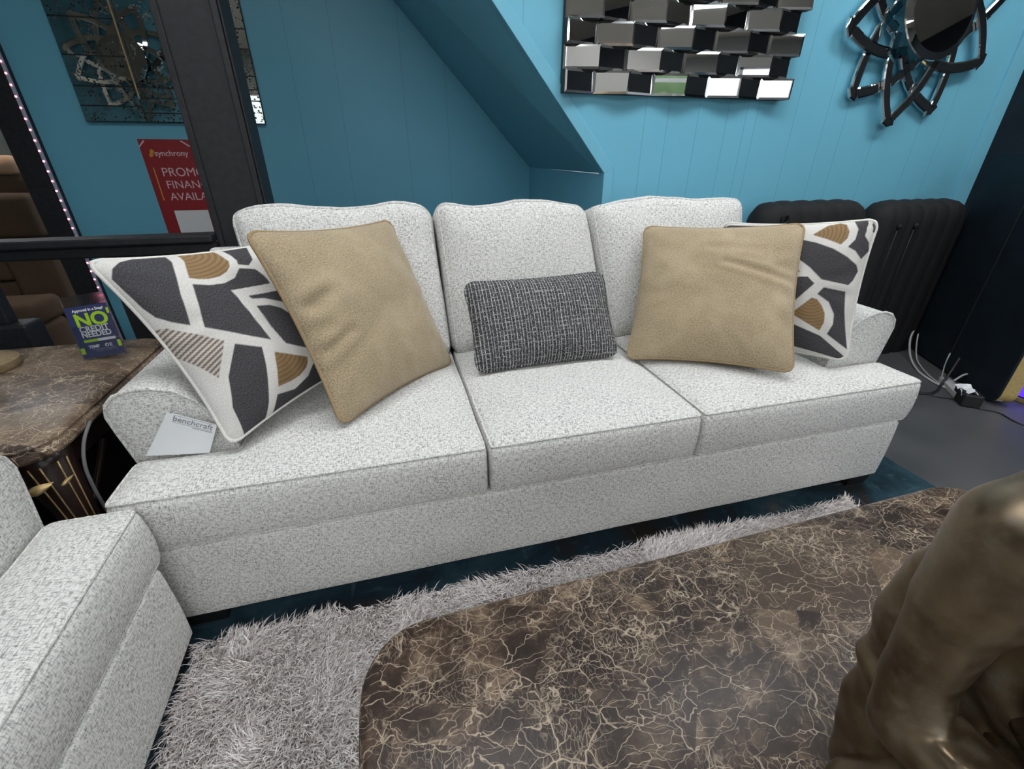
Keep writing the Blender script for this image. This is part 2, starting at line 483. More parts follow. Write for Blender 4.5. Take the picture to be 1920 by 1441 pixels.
# ceiling light panels, behind and above the frame
for i, (x, y) in enumerate(((-1.0, .22), (.75, .30), (2.5, .22), (-.9, -2.2), (1.1, -2.2), (2.9, -2.6), (-3.4, -2.6), (-3.6, 3.3), (.2, -3.8))):
    t = empty('ceiling_light', (x, y, ZC), 'long white fluorescent ceiling light panel overhead', 'ceiling light', group='ceiling light panels')
    f = MB()
    f.box(-.62, .62, -.17, -.15, -.03, 0); f.box(-.62, .62, .15, .17, -.03, 0)
    f.box(-.62, -.60, -.15, .15, -.03, 0); f.box(.60, .62, -.15, .15, -.03, 0)
    f.build('frame', WHITE, t)
    MB().box(-.6, .6, -.15, .15, -.022, -.002).build('diffuser', LAMPM, t)

# ------------------------------------------------------------------ upholstery builders
def grid_pts(keys, r):
    keys = sorted(set(keys)); out = set()
    for a, b in zip(keys[:-1], keys[1:]):
        out.update((a, b))
        L = b - a
        rr = min(r, L * .45)
        for t in (.12, .35, .65, 1.0): out.update((a + rr * t, b - rr * t))
        n = max(1, int((L - 2 * rr) / .035))
        for i in range(1, n): out.add(a + rr + (L - 2 * rr) * i / n)
    return sorted(out)

class Cushion:
    def __init__(s, boxes, z0, z1, r, crown=.03, bulge=.015, seed=0.0, wr=.003):
        s.B, s.z0, s.z1, s.r, s.crown, s.bulge, s.seed, s.wr = boxes, z0, z1, r, crown, bulge, seed, wr
        s.y0 = min(b[2] for b in boxes)
        s.extra = None
    def inside(s, x, y): return any(b[0] - 1e-6 < x < b[1] + 1e-6 and b[2] - 1e-6 < y < b[3] + 1e-6 for b in s.B)
    def fin(s, p):
        r = s.r; best = None
        z = min(max(p[2], s.z0 + r), s.z1 - r)
        for b in s.B:
            q = (min(max(p[0], b[0] + r), b[1] - r), min(max(p[1], b[2] + r), b[3] - r), z)
            d = (p[0] - q[0], p[1] - q[1], p[2] - q[2]); L = math.sqrt(d[0]**2 + d[1]**2 + d[2]**2)
            if best is None or L < best[0]: best = (L, q, d)
        L, q, d = best
        n = (0, 0, 0)
        if L > 1e-7:
            n = (d[0] / L, d[1] / L, d[2] / L)
            p = (q[0] + n[0] * r, q[1] + n[1] * r, q[2] + n[2] * r)
        x, y, z = p
        e = 0
        for b in s.B: e = max(e, min(x - b[0], b[1] - x, y - b[2], b[3] - y))
        f = 1 - (1 - min(max(e, 0) / .2, 1)) ** 2
        t = (z - s.z0) / (s.z1 - s.z0)
        z += s.crown * f * (2 * t - 1 if s.extra == 'pillow' else t)
        bw = s.bulge * 4 * t * (1 - t)
        y -= bw * max(0, 1 - (y - s.y0) / .06)
        w = noise.noise(Vector((x * 4 + s.seed, y * 4, z * 4))) * s.wr
        return (x + n[0] * w, y + n[1] * w, z + w * n[2])
    def mesh(s):
        xs = grid_pts([v for b in s.B for v in b[:2]], s.r); ys = grid_pts([v for b in s.B for v in b[2:]], s.r)
        zs = grid_pts([s.z0, s.z1], s.r)
        idx = {}; V = []; F = []
        def P(i, j, k):
            key = (i, j, k)
            if key not in idx:
                idx[key] = len(V); V.append(s.fin((xs[i], ys[j], zs[k])))
            return idx[key]
        K = len(zs) - 1
        cell = lambda i, j: 0 <= i < len(xs) - 1 and 0 <= j < len(ys) - 1 and s.inside((xs[i] + xs[i + 1]) / 2, (ys[j] + ys[j + 1]) / 2)
        for i in range(len(xs) - 1):
            for j in range(len(ys) - 1):
                if not cell(i, j): continue
                F.append((P(i, j, K), P(i + 1, j, K), P(i + 1, j + 1, K), P(i, j + 1, K)))
                F.append((P(i, j, 0), P(i, j + 1, 0), P(i + 1, j + 1, 0), P(i + 1, j, 0)))
                for (di, dj, a, b) in ((-1, 0, (i, j), (i, j + 1)), (1, 0, (i + 1, j + 1), (i + 1, j)), (0, -1, (i + 1, j), (i, j)), (0, 1, (i, j + 1), (i + 1, j + 1))):
                    if not cell(i + di, j + dj):
                        for k in range(K): F.append((P(*a, k), P(*a, k + 1), P(*b, k + 1), P(*b, k)))
        return MB().add(V, F)
    def piping(s, poly, z, rad=.0048):
        path = []
        n = len(poly)
        for i in range(n):
            a, b = poly[i], poly[(i + 1) % n]
            L = math.hypot(b[0] - a[0], b[1] - a[1]); m = max(2, int(L / .012))
            for k in range(m):
                t = k / m
                path.append(s.fin((a[0] + (b[0] - a[0]) * t, a[1] + (b[1] - a[1]) * t, z)))
        return MB().tube(path, rad, True, 6)

def pull(mb, M):
    mb.v = [tuple(M @ Vector(p)) for p in mb.v]
    return mb

def make_sofa(loc, rz, HW, div, label, seed, backs, group=None):
    """front face of the seat cushions at local y=0, x along the sofa"""
    t = empty('sofa', loc, label, 'sofa', rz, group)
    A = .235; IN = HW - A; ZT, ZB = .455, .293
    hb = HW - .036
    # base rail
    b = Cushion([(-hb, hb, -.004, .98)], .058, .296, .008, 0, .004, seed, .0015)
    b.mesh().build('base', FAB, t, smooth=4)
    # seat cushions
    xs = [-IN] + list(div) + [IN]
    g = .0025
    for i in range(len(xs) - 1):
        x0, x1 = xs[i] + g, xs[i + 1] - g
        bx = [(x0, x1, 0, .70)]
        poly = [(x0, 0), (x1, 0), (x1, .70), (x0, .70)]
        if i == 0:
            bx.append((-HW, x1, 0, .172)); poly = [(-HW, 0), (x1, 0), (x1, .70), (x0, .70), (x0, .172), (-HW, .172)]
        if i == len(xs) - 2:
            bx.append((x0, HW, 0, .172)); poly = [(x0, 0), (HW, 0), (HW, .172), (x1, .172), (x1, .70), (x0, .70)]
        c = Cushion(bx, ZB, ZT, .023, .030, .011, seed + 3.1 * i)
        cu = c.mesh().build('seat_cushion', FAB, t, smooth=4)
        c.piping(poly, ZT).build('piping', FAB, cu, smooth=4)
        c.piping(poly, ZB).build('piping', FAB, cu, smooth=4)
    # arms
    prof = [(IN - .004, .085), (IN - .004, .44), (IN + .006, .49), (IN + .03, .555), (IN + .062, .605), (IN + .10, .635), (IN + .15, .648), (IN + .19, .648),
            (IN + .225, .637), (IN + .248, .615), (IN + .256, .585), (IN + .25, .54), (IN + .235, .45), (IN + .218, .3), (IN + .204, .085)]
    for sgn in (-1, 1):
        V = []; F = []
        N = len(prof)
        cx = sum(p[0] for p in prof) / N; cz = sum(p[1] for p in prof) / N
        ylist = [(.178, .93), (.180, .965), (.186, .99), (.196, 1.0), (.3, 1.0), (.5, 1.0), (.7, 1.0), (.9, 1.0), (.985, 1.0), (.995, .97)]
        for (y, sc) in ylist:
            for (x, z) in prof:
                V.append((sgn * (cx + (x - cx) * sc), y, cz + (z - cz) * sc))
        for a in range(len(ylist) - 1):
            for k in range(N):
                F.append((a * N + k, a * N + (k + 1) % N, (a + 1) * N + (k + 1) % N, (a + 1) * N + k))
        F.append(tuple(range(N))); F.append(tuple(reversed([(len(ylist) - 1) * N + k for k in range(N)])))
        ar = MB().add(V, F).build('arm', FAB, t, smooth=.9)
        pth = [(sgn * (cx + (x - cx) * 1.0), .182, cz + (z - cz) * 1.0) for x, z in prof[1:]]
        fine = []
        for a, c2 in zip(pth[:-1], pth[1:]):
            for k in range(4): fine.append(tuple(a[q] + (c2[q] - a[q]) * k / 4 for q in range(3)))
        MB().tube(fine, .005, False, 6).build('piping', FAB, ar, smooth=4)
    # back frame
    bf = MB().prism([(.76, .09), (.86, .80), (.885, .835), (.92, .85), (.985, .84), (1.0, .80), (1.0, .09)], -(HW - .06), HW - .06, 'x')
    bf.build('back_frame', FAB, t, smooth=.6, bevel=.015)
    # back cushions: boxed, puffed and leaning back
    for i, (xa, xb, ta, tb, zt) in enumerate(backs):
        c = Cushion([(-.5, .5, -.5, .5)], -.10, .10, .045, .035, 0, seed + 9 + i * 2.7, .006); c.extra = 'pillow'
        # real-size box in (x = width, y = height), then placed
        H = .575
        c = Cushion([(0, 1, 0, H)], -.10, .10, .05, .035, 0, seed + 9 + i * 2.7, .007); c.extra = 'pillow'
        wbot, wtop = xb - xa, tb - ta
        c.B = [(0, (wbot + wtop) / 2, 0, H)]
        Wd = (wbot + wtop) / 2
        mb = c.mesh()
        lean = .30
        def place(p, off=0):
            x, y, z = p
            s = x / Wd; tt = y / H
            X = (xa + wbot * s) * (1 - tt) + (ta + wtop * s) * tt
            # slump: the top edge waves a little and its corners dip and round off
            ed = abs(2 * s - 1)
            zz = y + (.010 * math.sin(9 * s + i * 2.1) + .008 * noise.noise(Vector((s * 7 + i * 5, .3, seed)))) * tt ** 3 - .02 * ed ** 6 * tt ** 4
            Zc = (zz) * math.cos(lean) + z * math.sin(lean) * -1
            Yc = .715 + zz * math.sin(lean) + z * math.cos(lean) * -1
            # z>0 of the cushion faces the sitter
            return (X, Yc, .425 + zz * math.cos(lean) + z * math.sin(lean) * 1.0)
        mb.v = [place(p) for p in mb.v]
        bc = mb.build('back_cushion', FAB, t, smooth=4)
        poly = [(0, 0), (Wd, 0), (Wd, H), (0, H)]
        pp = c.piping(poly, .10, .0042); pp.v = [place(p) for p in pp.v]
        pp.build('piping', FAB, bc, smooth=4)
    # feet
    for sx in (-1, 1):
        for y0 in (.004, .86):
            x0 = sx * (hb - .058)
            l = MB()
            V = [(x0 - .055, y0, .062), (x0 + .055, y0, .062), (x0 + .055, y0 + .09, .062), (x0 - .055, y0 + .09, .062),
                 (x0 - .045, y0 + .008, .0062), (x0 + .045, y0 + .008, .0062), (x0 + .045, y0 + .08, .0062), (x0 - .045, y0 + .08, .0062)]
            l.add(V, [(0, 1, 2, 3), (7, 6, 5, 4), (0, 4, 5, 1), (1, 5, 6, 2), (2, 6, 7, 3), (3, 7, 4, 0)])
            l.build('leg', LEGM, t, bevel=.003)
    return t

make_sofa((0, 0, 0), 0, 1.22, (-.335, .335), 'long cream tweed three-seat sofa against the blue wall, holding five throw pillows', 1.0,
          [(-.98, -.338, -1.035, -.365, 1.0), (-.332, .332, -.355, .245, 1.0), (.338, .98, .255, .985, 1.0)])
LR = .03
make_sofa((-1.138 + .90 * math.sin(LR), -.016 - .90 * math.cos(LR), 0), PI / 2 + LR, .90, (0,), 'matching cream tweed loveseat at lower left, only its near seat corner and arm in view', 21.0,
          [(-.66, -.005, -.67, -.005, 1.0), (.005, .66, .005, .67, 1.0)])

# ------------------------------------------------------------------ throw pillows
def in_poly(px, py, poly):
    c = np.zeros(px.shape, bool); n = len(poly)
    for i in range(n):
        x0, y0 = poly[i]; x1, y1 = poly[i - 1]
        with np.errstate(divide='ignore', invalid='ignore'):
            k = ((y0 > py) != (y1 > py)) & (px < (x1 - x0) * (py - y0) / (y1 - y0 + 1e-12) + x0)
        c ^= k
    return c

def smooth_noise(u, v, seed, sc):
    return np.array([[noise.noise(Vector((a * sc + seed, b * sc, seed))) for a, b in zip(ra, rb)] for ra, rb in zip(u, v)])

def make_pillow(name, label, C, M, w, h, T, N, m, mpipe, prints=None, seed=0.0, pinch=.05, pleat=.05, round_=.05, creases=(), sag=0.0):
    root = empty(name, C, label, 'pillow')
    R = Matrix(M).to_4x4()
    root.rotation_euler = R.to_euler()
    lin = np.linspace(-1, 1, N + 1)
    # finer near the rim
    lin = np.sign(lin) * (1 - (1 - np.abs(lin)) ** 1.25)
    U, V = np.meshgrid(lin, lin)
    f = np.clip((1 - np.abs(U) ** 2.4) * (1 - np.abs(V) ** 2.4), 0, 1) ** .55
    # outline: concave sides, rounded ears
    X = U * w / 2 * (1 - pinch * (1 - V ** 2)); Y = V * h / 2 * (1 - pinch * (1 - U ** 2))
    Y = Y - sag * h * ((U + 1) / 2) * ((V + 1) / 2) ** 2
    rr = round_
    qx = np.clip(np.abs(X), 0, None); qy = np.abs(Y)
    ix, iy = w / 2 - rr, h / 2 - rr
    dx, dy = np.maximum(qx - ix, 0), np.maximum(qy - iy, 0)
    L = np.sqrt(dx ** 2 + dy ** 2); mx = np.maximum(dx, dy)
    sc = np.where(L > 1e-9, mx / np.maximum(L, 1e-9), 1)
    both = (dx > 0) & (dy > 0)
    X = np.where(both, np.sign(X) * (ix + dx * sc), X); Y = np.where(both, np.sign(Y) * (iy + dy * sc), Y)
    n1 = smooth_noise(U[::4, ::4] if False else U, V, seed, 2.2)
    n2 = smooth_noise(U, V, seed + 7, 5.5)
    ang = np.arctan2(V, U)
    rim = np.maximum(np.abs(U), np.abs(V))
    pl = np.sin(ang * 17 + 3 * n1) * pleat * np.clip((rim - .55) / .35, 0, 1) * np.clip((1 - rim) / .08, 0, 1)
    mesh_v = []; faces = []
    nV = (N + 1) ** 2
    for side in (1, -1):
        Z = side * T / 2 * f * (1 + .10 * n1 + .03 * n2 + (pl if side > 0 else 0))
        if side > 0:
            for (u0, v0, u1, v1, dep, wid) in creases:
                ex, ey = u1 - u0, v1 - v0; ll = ex * ex + ey * ey
                tt = np.clip(((U - u0) * ex + (V - v0) * ey) / ll, 0, 1)
                dd = np.sqrt((U - u0 - tt * ex) ** 2 + (V - v0 - tt * ey) ** 2)
                side_ = np.sign((U - u0) * ey - (V - v0) * ex)
                Z = Z - dep * np.exp(-(dd / wid) ** 2) * np.minimum(1, 4 * tt * (1.15 - tt)) + dep * .6 * np.exp(-((dd - wid * 1.6) / wid) ** 2)
        mesh_v.append(np.stack([X, Y, Z], -1).reshape(-1, 3))
        a = (np.arange(N)[:, None] * (N + 1) + np.arange(N)[None, :]).ravel()
        q = np.stack([a, a + 1, a + N + 2, a + N + 1], 1)
        if side < 0: q = q[:, ::-1] + nV
        faces.append(q)
    Vt = np.concatenate(mesh_v); Ft = np.concatenate(faces)
    me = bpy.data.meshes.new('cover')
    me.vertices.add(len(Vt)); me.vertices.foreach_set('co', Vt.ravel())
    me.loops.add(Ft.size); me.loops.foreach_set('vertex_index', Ft.ravel().astype(np.int32))
    me.polygons.add(len(Ft)); me.polygons.foreach_set('loop_start', (np.arange(len(Ft)) * 4).astype(np.int32))
    me.polygons.foreach_set('use_smooth', [True] * len(Ft))
    me.update(calc_edges=True)
    uvl = me.uv_layers.new(name='uv')
    uvl.data.foreach_set('uv', Vt[Ft.ravel()][:, :2].ravel())
    if prints is not None:
        col = np.empty((len(Vt), 4)); col[:] = (.72, .70, .665, 1)
        u, v = U.ravel(), V.ravel()
        st = 1.0 / N
        AA = [(a * st, b * st) for a in (-.6, -.2, .2, .6) for b in (-.6, -.2, .2, .6)]
        for kind, poly in prints:
            k = sum(in_poly(u + du, v + dv, poly).astype(float) for du, dv in AA) / len(AA)
            c = col[:nV]; kk = k[:, None]
            if kind == 'd': ink = np.array([[.036, .036, .043, 1]])
            elif kind == 't':
                ux = np.array([p[0] for p in poly]).mean(); vy = np.array([p[1] for p in poly]).mean()
                rad = np.sqrt((u - poly[0][0]) ** 2 + (v - poly[0][1]) ** 2)
                s = .5 + .5 * np.sin(rad * 130)
                ink = np.stack([.20 + .10 * s, .118 + .065 * s, .042 + .035 * s, np.ones_like(s)], 1)
            elif kind == 's':
                s = np.clip(.5 + 1.5 * np.sin((v * 1.0 - u * .35) * 150), 0, 1)[:, None]
                ink = s * np.array([[.60, .55, .49, 1]]) + (1 - s) * np.array([[.16, .12, .10, 1]])
            c[:] = c * (1 - kk) + ink * kk
        ca = me.color_attributes.new('print', 'FLOAT_COLOR', 'POINT')
        ca.data.foreach_set('color', col.ravel().astype(np.float32))
    me.materials.append(m)
    o = bpy.data.objects.new('cover', me); COL.objects.link(o); o.parent = root
    g = np.arange(N + 1)
    loop = [(0, i) for i in range(N)] + [(i, N) for i in range(N)] + [(N, N - i) for i in range(N)] + [(N - i, 0) for i in range(N)]
    path = [(X[a, b], Y[a, b], 0) for a, b in loop][::2]
    MB().tube(path, .0055, True, 6).build('piping', mpipe, root, smooth=4)
    return root

LP = [('d', 'D1', [[-.968,.786],[-.908,.879],[-.82,.95],[-.706,.99],[-.492,.99],[-.5,.879],[-.58,.684],[-.669,.464],[-.764,.164],[-.87,.257],[-.935,.342],[-.961,.462],[-.967,.626]]),
 ('t', 'T1', [[-.397,1.0],[-.42,.856],[-.505,.636],[-.452,.597],[-.376,.574],[-.272,.579],[-.196,.614],[-.135,.677],[-.101,.753],[-.11,1.0]]),
 ('d', 'D2', [[-.526,.556],[-.415,.5],[-.288,.482],[-.174,.514],[-.072,.625],[.054,.559],[.085,.448],[.092,.327],[-.282,.379],[-.249,-.304],[-.688,.091]]),
 ('d', 'D3', [[-.048,1.0],[-.03,.75],[-.053,.684],[.024,.633],[.098,.704],[.2,1.0]]),
 ('d', 'D4', [[-.177,.257],[.083,.213],[.275,.168],[.257,-.078],[.047,.079],[-.059,.172],[-.167,.212]]),
 ('d', 'D5', [[-.173,.114],[-.061,.071],[.031,-.012],[.081,-.118],[.129,-.311],[.182,-.706],[.057,-.594],[-.138,-.414],[-.171,-.184]]),
 ('s', 'S1', [[-1.0,.25],[-.925,.221],[-.622,-.105],[-.832,-.397],[-.899,-.25],[-1.0,-.05]]),
 ('d', 'D6', [[-.56,-.177],[-.365,-.331],[-.417,-.509],[-.477,-.681],[-.552,-.872],[-.652,-1.05],[-.858,-1.0],[-.856,-.708],[-.76,-.435]]),
 ('t', 'T2', [[-.286,-.44],[-.007,-.668],[-.034,-.728],[-.075,-.769],[-.167,-.807],[-.265,-.811],[-.409,-.788]]),
 ('d', 'D7', [[.058,-.729],[.299,-.953],[.289,-1.1],[-.198,-1.0],[-.54,-1.0],[-.447,-.855],[-.261,-.912],[-.087,-.864]]),
 ('d', 'E1', [[.35,.9],[.85,.85],[.9,.3],[.5,.25],[.38,.5]]), ('d', 'E2', [[.4,.1],[.9,.12],[.85,-.5],[.45,-.55]]), ('t', 'E3', [[.45,-.65],[.85,-.62],[.8,-.85],[.6,-.92]])]
RP = [('d', 'D1', [[.026,.603],[.175,.754],[.355,.707],[.582,.611],[.773,.49],[.904,.378],[.942,.293],[.909,.161],[.868,.096],[.687,.131],[.524,.167],[.345,.34],[.146,.485]]),
 ('t', 'T1', [[.283,.826],[.441,.961],[.577,.985],[.652,.956],[.709,.849],[.709,.755],[.656,.668],[.468,.756]]),
 ('d', 'D2', [[.725,1.0],[.8,1.0],[.873,1.0],[.897,.953],[.901,.779],[.967,.689],[1.0,.572],[.938,.458],[.84,.577],[.744,.633],[.804,.734],[.801,.879]]),
 ('d', 'D2b', [[.98,1.0],[1.0,.82],[.97,.821],[.96,.941]]),
 ('s', 'S1', [[.02,.472],[.238,.275],[-.056,.218],[-.154,.329]]),
 ('d', 'D3', [[-.322,-.003],[-.09,.094],[.061,.181],[.347,.203],[.449,.101],[.195,-.231],[-.01,-.226],[-.3,-.192]]),
 ('t', 'T2', [[.452,-.11],[.525,-.132],[.597,-.221],[.653,-.332],[.663,-.461],[.62,-.599],[.217,-.374]]),
 ('d', 'D4', [[.513,-.051],[.576,.051],[.851,.001],[.886,-.259],[.92,-.448],[.99,-.828],[.718,-.638],[.775,-.484],[.767,-.333],[.675,-.161]]),
 ('d', 'D5', [[.104,-.475],[.639,-.677],[.99,-.963],[.935,-1.0],[.23,-.892],[-.215,-.738],[-.201,-.419],[.001,-.301]]),
 ('d', 'D8', [[-1.0,.961],[-.141,.99],[-.044,.766],[-.288,.33],[-.884,.34]]), ('d', 'D9', [[-.9,.2],[-.4,.2],[-.4,-.9],[-.9,-.8]])]

make_pillow('throw_pillow', 'charcoal and white geometric pillow with striped wedge, leaning on the left sofa arm',
            (-.8840, .3760, .7560), ((0.74343, -0.42412, 0.51714), (0.65199, 0.28725, -0.70171), (0.14906, 0.85885, 0.49007)), 0.5472, 0.5184, .165, 260, PRINT, OFFW,
            [(k, p) for k, n, p in LP], 1.0, .085, .06, .03, sag=.19)
make_pillow('throw_pillow', 'tan square pillow with corded edge tilted in front of the left patterned pillow',
            (-.6132, .4337, .7239), ((.66282, -.30075, .68572), (.74627, .34013, -.57217), (-.06116, .89099, .44989)), .539, .542, .17, 120, TAN, TANP, None, 2.0, .07, .06, .035,
            creases=((-.98, -.30, -.6, -.18, .006, .06), (-.98, .15, -.6, .28, .006, .07), (-.15, .98, .1, .65, .005, .08)))
make_pillow('throw_pillow', 'charcoal and white geometric pillow propped against the right sofa arm',
            (0.862, 0.355, 0.711), ((0.62134, 0.10246, -0.77682), (-0.77667, 0.21156, -0.59332), (0.10356, 0.97198, 0.21102)), 0.4828, 0.4748, .145, 240, PRINT, OFFW,
            [(k, p) for k, n, p in RP], 3.0, .06, .06, .035)
make_pillow('throw_pillow', 'tan square pillow standing in front of the right patterned pillow',
            (.5832, .3789, .706), ((.80002, .31373, -.51141), (-.59577, .51613, -.61536), (.0709, .79698, .59982)), .545, .538, .16, 120, TAN, TANP, None, 4.0, .065, .05, .035,
            creases=((1.0, .12, .1, .35, .005, .05), (.5, .55, -.1, .6, .003, .06)))
make_pillow('throw_pillow', 'small oblong charcoal tweed lumbar pillow in the middle of the sofa',
            (-.0253, .4864, .6214), ((.99986, -.01299, -.01034), (-.00121, .56406, -.82573), (.01656, .82563, .56397)), .541, .326, .14, 110, TWEED, TWEED, None, 5.0, .06, .03)

# ------------------------------------------------------------------ text helper
def text(name, body, size, m, parent, M, off=0.0, ext=.0004, sx=1.0, align='LEFT'):
    cu = bpy.data.curves.new(name, 'FONT')
    cu.body = body; cu.size = size; cu.offset = off; cu.extrude = ext; cu.align_x = align
    tmp = bpy.data.objects.new(name, cu); COL.objects.link(tmp)
    dg = bpy.context.evaluated_depsgraph_get()
    me = bpy.data.meshes.new_from_object(tmp.evaluated_get(dg))
    bpy.data.objects.remove(tmp); bpy.data.curves.remove(cu)
    me.materials.clear(); me.materials.append(m)
    me.transform(M @ Matrix.Diagonal((sx, 1, 1, 1)))
    o = bpy.data.objects.new(name, me); COL.objects.link(o); o.parent = parent
    return o
FACE = Matrix.Rotation(PI / 2, 4, 'X')      # lettering upright, facing -y
def T3(x, y, z): return Matrix.Translation((x, y, z))

# ------------------------------------------------------------------ hang tag on the left arm
t = empty('hang_tag', (-1.09, .155, .53), 'white paper maker\'s tag hanging on the left sofa arm beside the patterned pillow', 'tag')
c = [(-1.100, .593), (-1.005, .541), (-1.044, .461), (-1.182, .478)]
cx_ = [(x + 1.09, z - .53) for x, z in c]
tg = MB()
MB().prism(cx_, -.0006, .0006).build('card', PAPER, t)
ang = math.atan2(.541 - .593, .095)
Mt = T3(-.006, -.0012, .040) @ Matrix.Rotation(-ang, 4, 'Y') @ FACE
text('lettering', 'benchcraft', .0205, GREYP, t, Mt, .0001)
text('lettering', 'made for home comfort', .0045, GREYP, t, Mt @ T3(.045, -.009, 0))
ln = MB(); ln.box(0, .088, -.0003, .0003, .0158, .0164); ln.box(.0, .088, -.0003, .0003, -.0042, -.0036)
ln.v = [tuple(T3(-.006, -.0012, .040) @ Matrix.Rotation(-ang, 4, 'Y') @ Vector(p)) for p in ln.v]
ln.build('rule_lines', GREYP, t)
MB().tube([(-.004, -.001, .058), (-.001, .004, .068), (.004, .010, .078)], .0009, False, 6).build('string', GREYP, t)

# ------------------------------------------------------------------ rugs
fr = MB().box(-1.26, 1.418, -2.3, .62, 0.0005, .006).build('area_rug', RUGM)
tag(fr, 'thin dark teal distressed area rug lying flat under the sofa and shag rug', 'rug')
rg = empty('shag_rug', (-.05, -1.0, .006), 'pale taupe-grey shag rug between the sofa and the marble coffee table', 'rug')
MB().box(-1.06, 1.02, -.95, .92, 0, .010).build('backing', m_plain('rug backing', (.45, .41, .39), .2, 80), rg)
def shag(n_dense, n_sparse):
    xs = []; ys = []
    x = RNG.uniform(-1.075, 1.045, n_dense * 3); y = RNG.uniform(-.96, .94, n_dense * 3)
    wx, wy = x - .05, y - 1.0
    vis = (wy > -.62) | (wx < -.45)
    x, y = np.concatenate([x[vis][:n_dense], x[~vis][:n_sparse]]), np.concatenate([y[vis][:n_dense], y[~vis][:n_sparse]])
    n = len(x)
    # pile direction from smooth fields, so that locks form
    fx = np.sin(x * 5.1 + 1.3 * np.sin(y * 6.3)) + .8 * np.sin(x * 17 + y * 11) + .6 * np.sin(y * 29 - x * 13)
    fy = np.cos(y * 4.7 + 1.1 * np.sin(x * 5.9)) + .8 * np.sin(y * 19 - x * 9) + .6 * np.sin(x * 31 + y * 7)
    th = np.arctan2(fy - .5, fx + .2) + RNG.normal(0, .75, n)
    ln = RNG.uniform(.026, .046, n); lean = RNG.uniform(.35, 1.1, n)
    w = RNG.uniform(.0006, .0012, n)
    dx, dy = np.cos(th), np.sin(th)
    pa = th + PI / 2 + RNG.normal(0, .5, n)
    px, py = np.cos(pa) * w, np.sin(pa) * w
    V = np.zeros((n, 7, 3))
    for k, (s, l, ww) in enumerate(((0, 0, 1.0), (.4, .20, 1.0), (.78, .62, .8))):
        z = .008 + ln * s * np.cos(lean * (.4 + .6 * s)); r = ln * l * np.sin(lean) * 1.15
        V[:, 2 * k, :] = np.stack([x + dx * r - px * ww, y + dy * r - py * ww, z], 1)
        V[:, 2 * k + 1, :] = np.stack([x + dx * r + px * ww, y + dy * r + py * ww, z], 1)
    V[:, 6, :] = np.stack([x + dx * ln * np.sin(lean) * 1.15, y + dy * ln * np.sin(lean) * 1.15, .008 + ln * np.cos(lean) * .92], 1)
    b = np.arange(n)[:, None] * 7
    Q = np.concatenate([b + np.array([[0, 1, 3, 2]]), b + np.array([[2, 3, 5, 4]])]).astype(np.int32)
    Tt = (b + np.array([[4, 5, 6]])).astype(np.int32)
    me = bpy.data.meshes.new('pile')
    me.vertices.add(n * 7); me.vertices.foreach_set('co', V.ravel())
    loops = np.concatenate([Q.ravel(), Tt.ravel()])
    me.loops.add(len(loops)); me.loops.foreach_set('vertex_index', loops)
    st = np.concatenate([np.arange(len(Q)) * 4, Q.size + np.arange(n) * 3]).astype(np.int32)
    me.polygons.add(len(st)); me.polygons.foreach_set('loop_start', st)
    me.polygons.foreach_set('use_smooth', [True] * len(st))
    me.update(calc_edges=True)
    me.materials.append(SHAG)
    o = bpy.data.objects.new('pile', me); COL.objects.link(o); o.parent = rg
    o['kind'] = 'stuff'
shag(170000, 10000)

# ------------------------------------------------------------------ coffee table
def rrect(x0, x1, y0, y1, r, n=8):
    out = []
    for cx, cy, a in ((x1 - r, y1 - r, 0), (x0 + r, y1 - r, PI / 2), (x0 + r, y0 + r, PI), (x1 - r, y0 + r, 1.5 * PI)):
        for k in range(n + 1):
            t = a + PI / 2 * k / n
            out.append((cx + r * math.cos(t), cy + r * math.sin(t)))
    return out
def slab(mb, x0, x1, y0, y1, r, prof):
    """prof: list of (inset, z) from bottom to top"""
    rings = []
    for ins, z in prof: rings.append([(x, y, z) for x, y in rrect(x0 + ins, x1 - ins, y0 + ins, y1 - ins, max(r - ins, .004))])
    n = len(rings[0]); V = [p for rg_ in rings for p in rg_]; F = []
    for i in range(len(rings) - 1):
        for k in range(n): F.append((i * n + k, i * n + (k + 1) % n, (i + 1) * n + (k + 1) % n, (i + 1) * n + k))
    F.append(tuple(reversed(range(n)))); F.append(tuple((len(rings) - 1) * n + k for k in range(n)))
    mb.add(V, F)
    return mb
EDGE = [(.014, -.040), (.004, -.037), (.0, -.030), (.002, -.020), (.008, -.014), (.009, -.010), (.006, -.006), (.010, -.002), (.016, 0)]
ct = empty('coffee_table', (.055, -.79, 0), 'low coffee table with rounded dark brown veined marble top, bronze statue on it', 'table', .027)
slab(MB(), -.70, .70, -.36, .355, .11, [(i, z + .46) for i, z in EDGE]).build('marble_top', MARBLE, ct, smooth=.5)
MB().prism(rrect(-.64, .64, -.30, .295, .07), .345, .419, 'z').build('apron', DARKWOOD, ct, bevel=.006)
def cabriole(mb, x, y, h, r0=.045, dirx=1, diry=1):
    path = []; rad = []
    for k in range(15):
        s = k / 14
        out = .030 * math.sin(PI * (1 - s) * 1.25) - .015 * s
        path.append((x + dirx * out, y + diry * out, h * (1 - s) + .012)); rad.append(r0 * (1 - .62 * math.sin(PI / 2 * min(1, s * 1.25))) + (.012 if s > .9 else 0))
    mb.tube(path, rad, False, 12)
    return mb
for sx in (-1, 1):
    for sy in (-1, 1):
        cabriole(MB(), sx * .58, sy * .245, .36, .045, sx, sy).build('leg', DARKWOOD, ct, smooth=4)

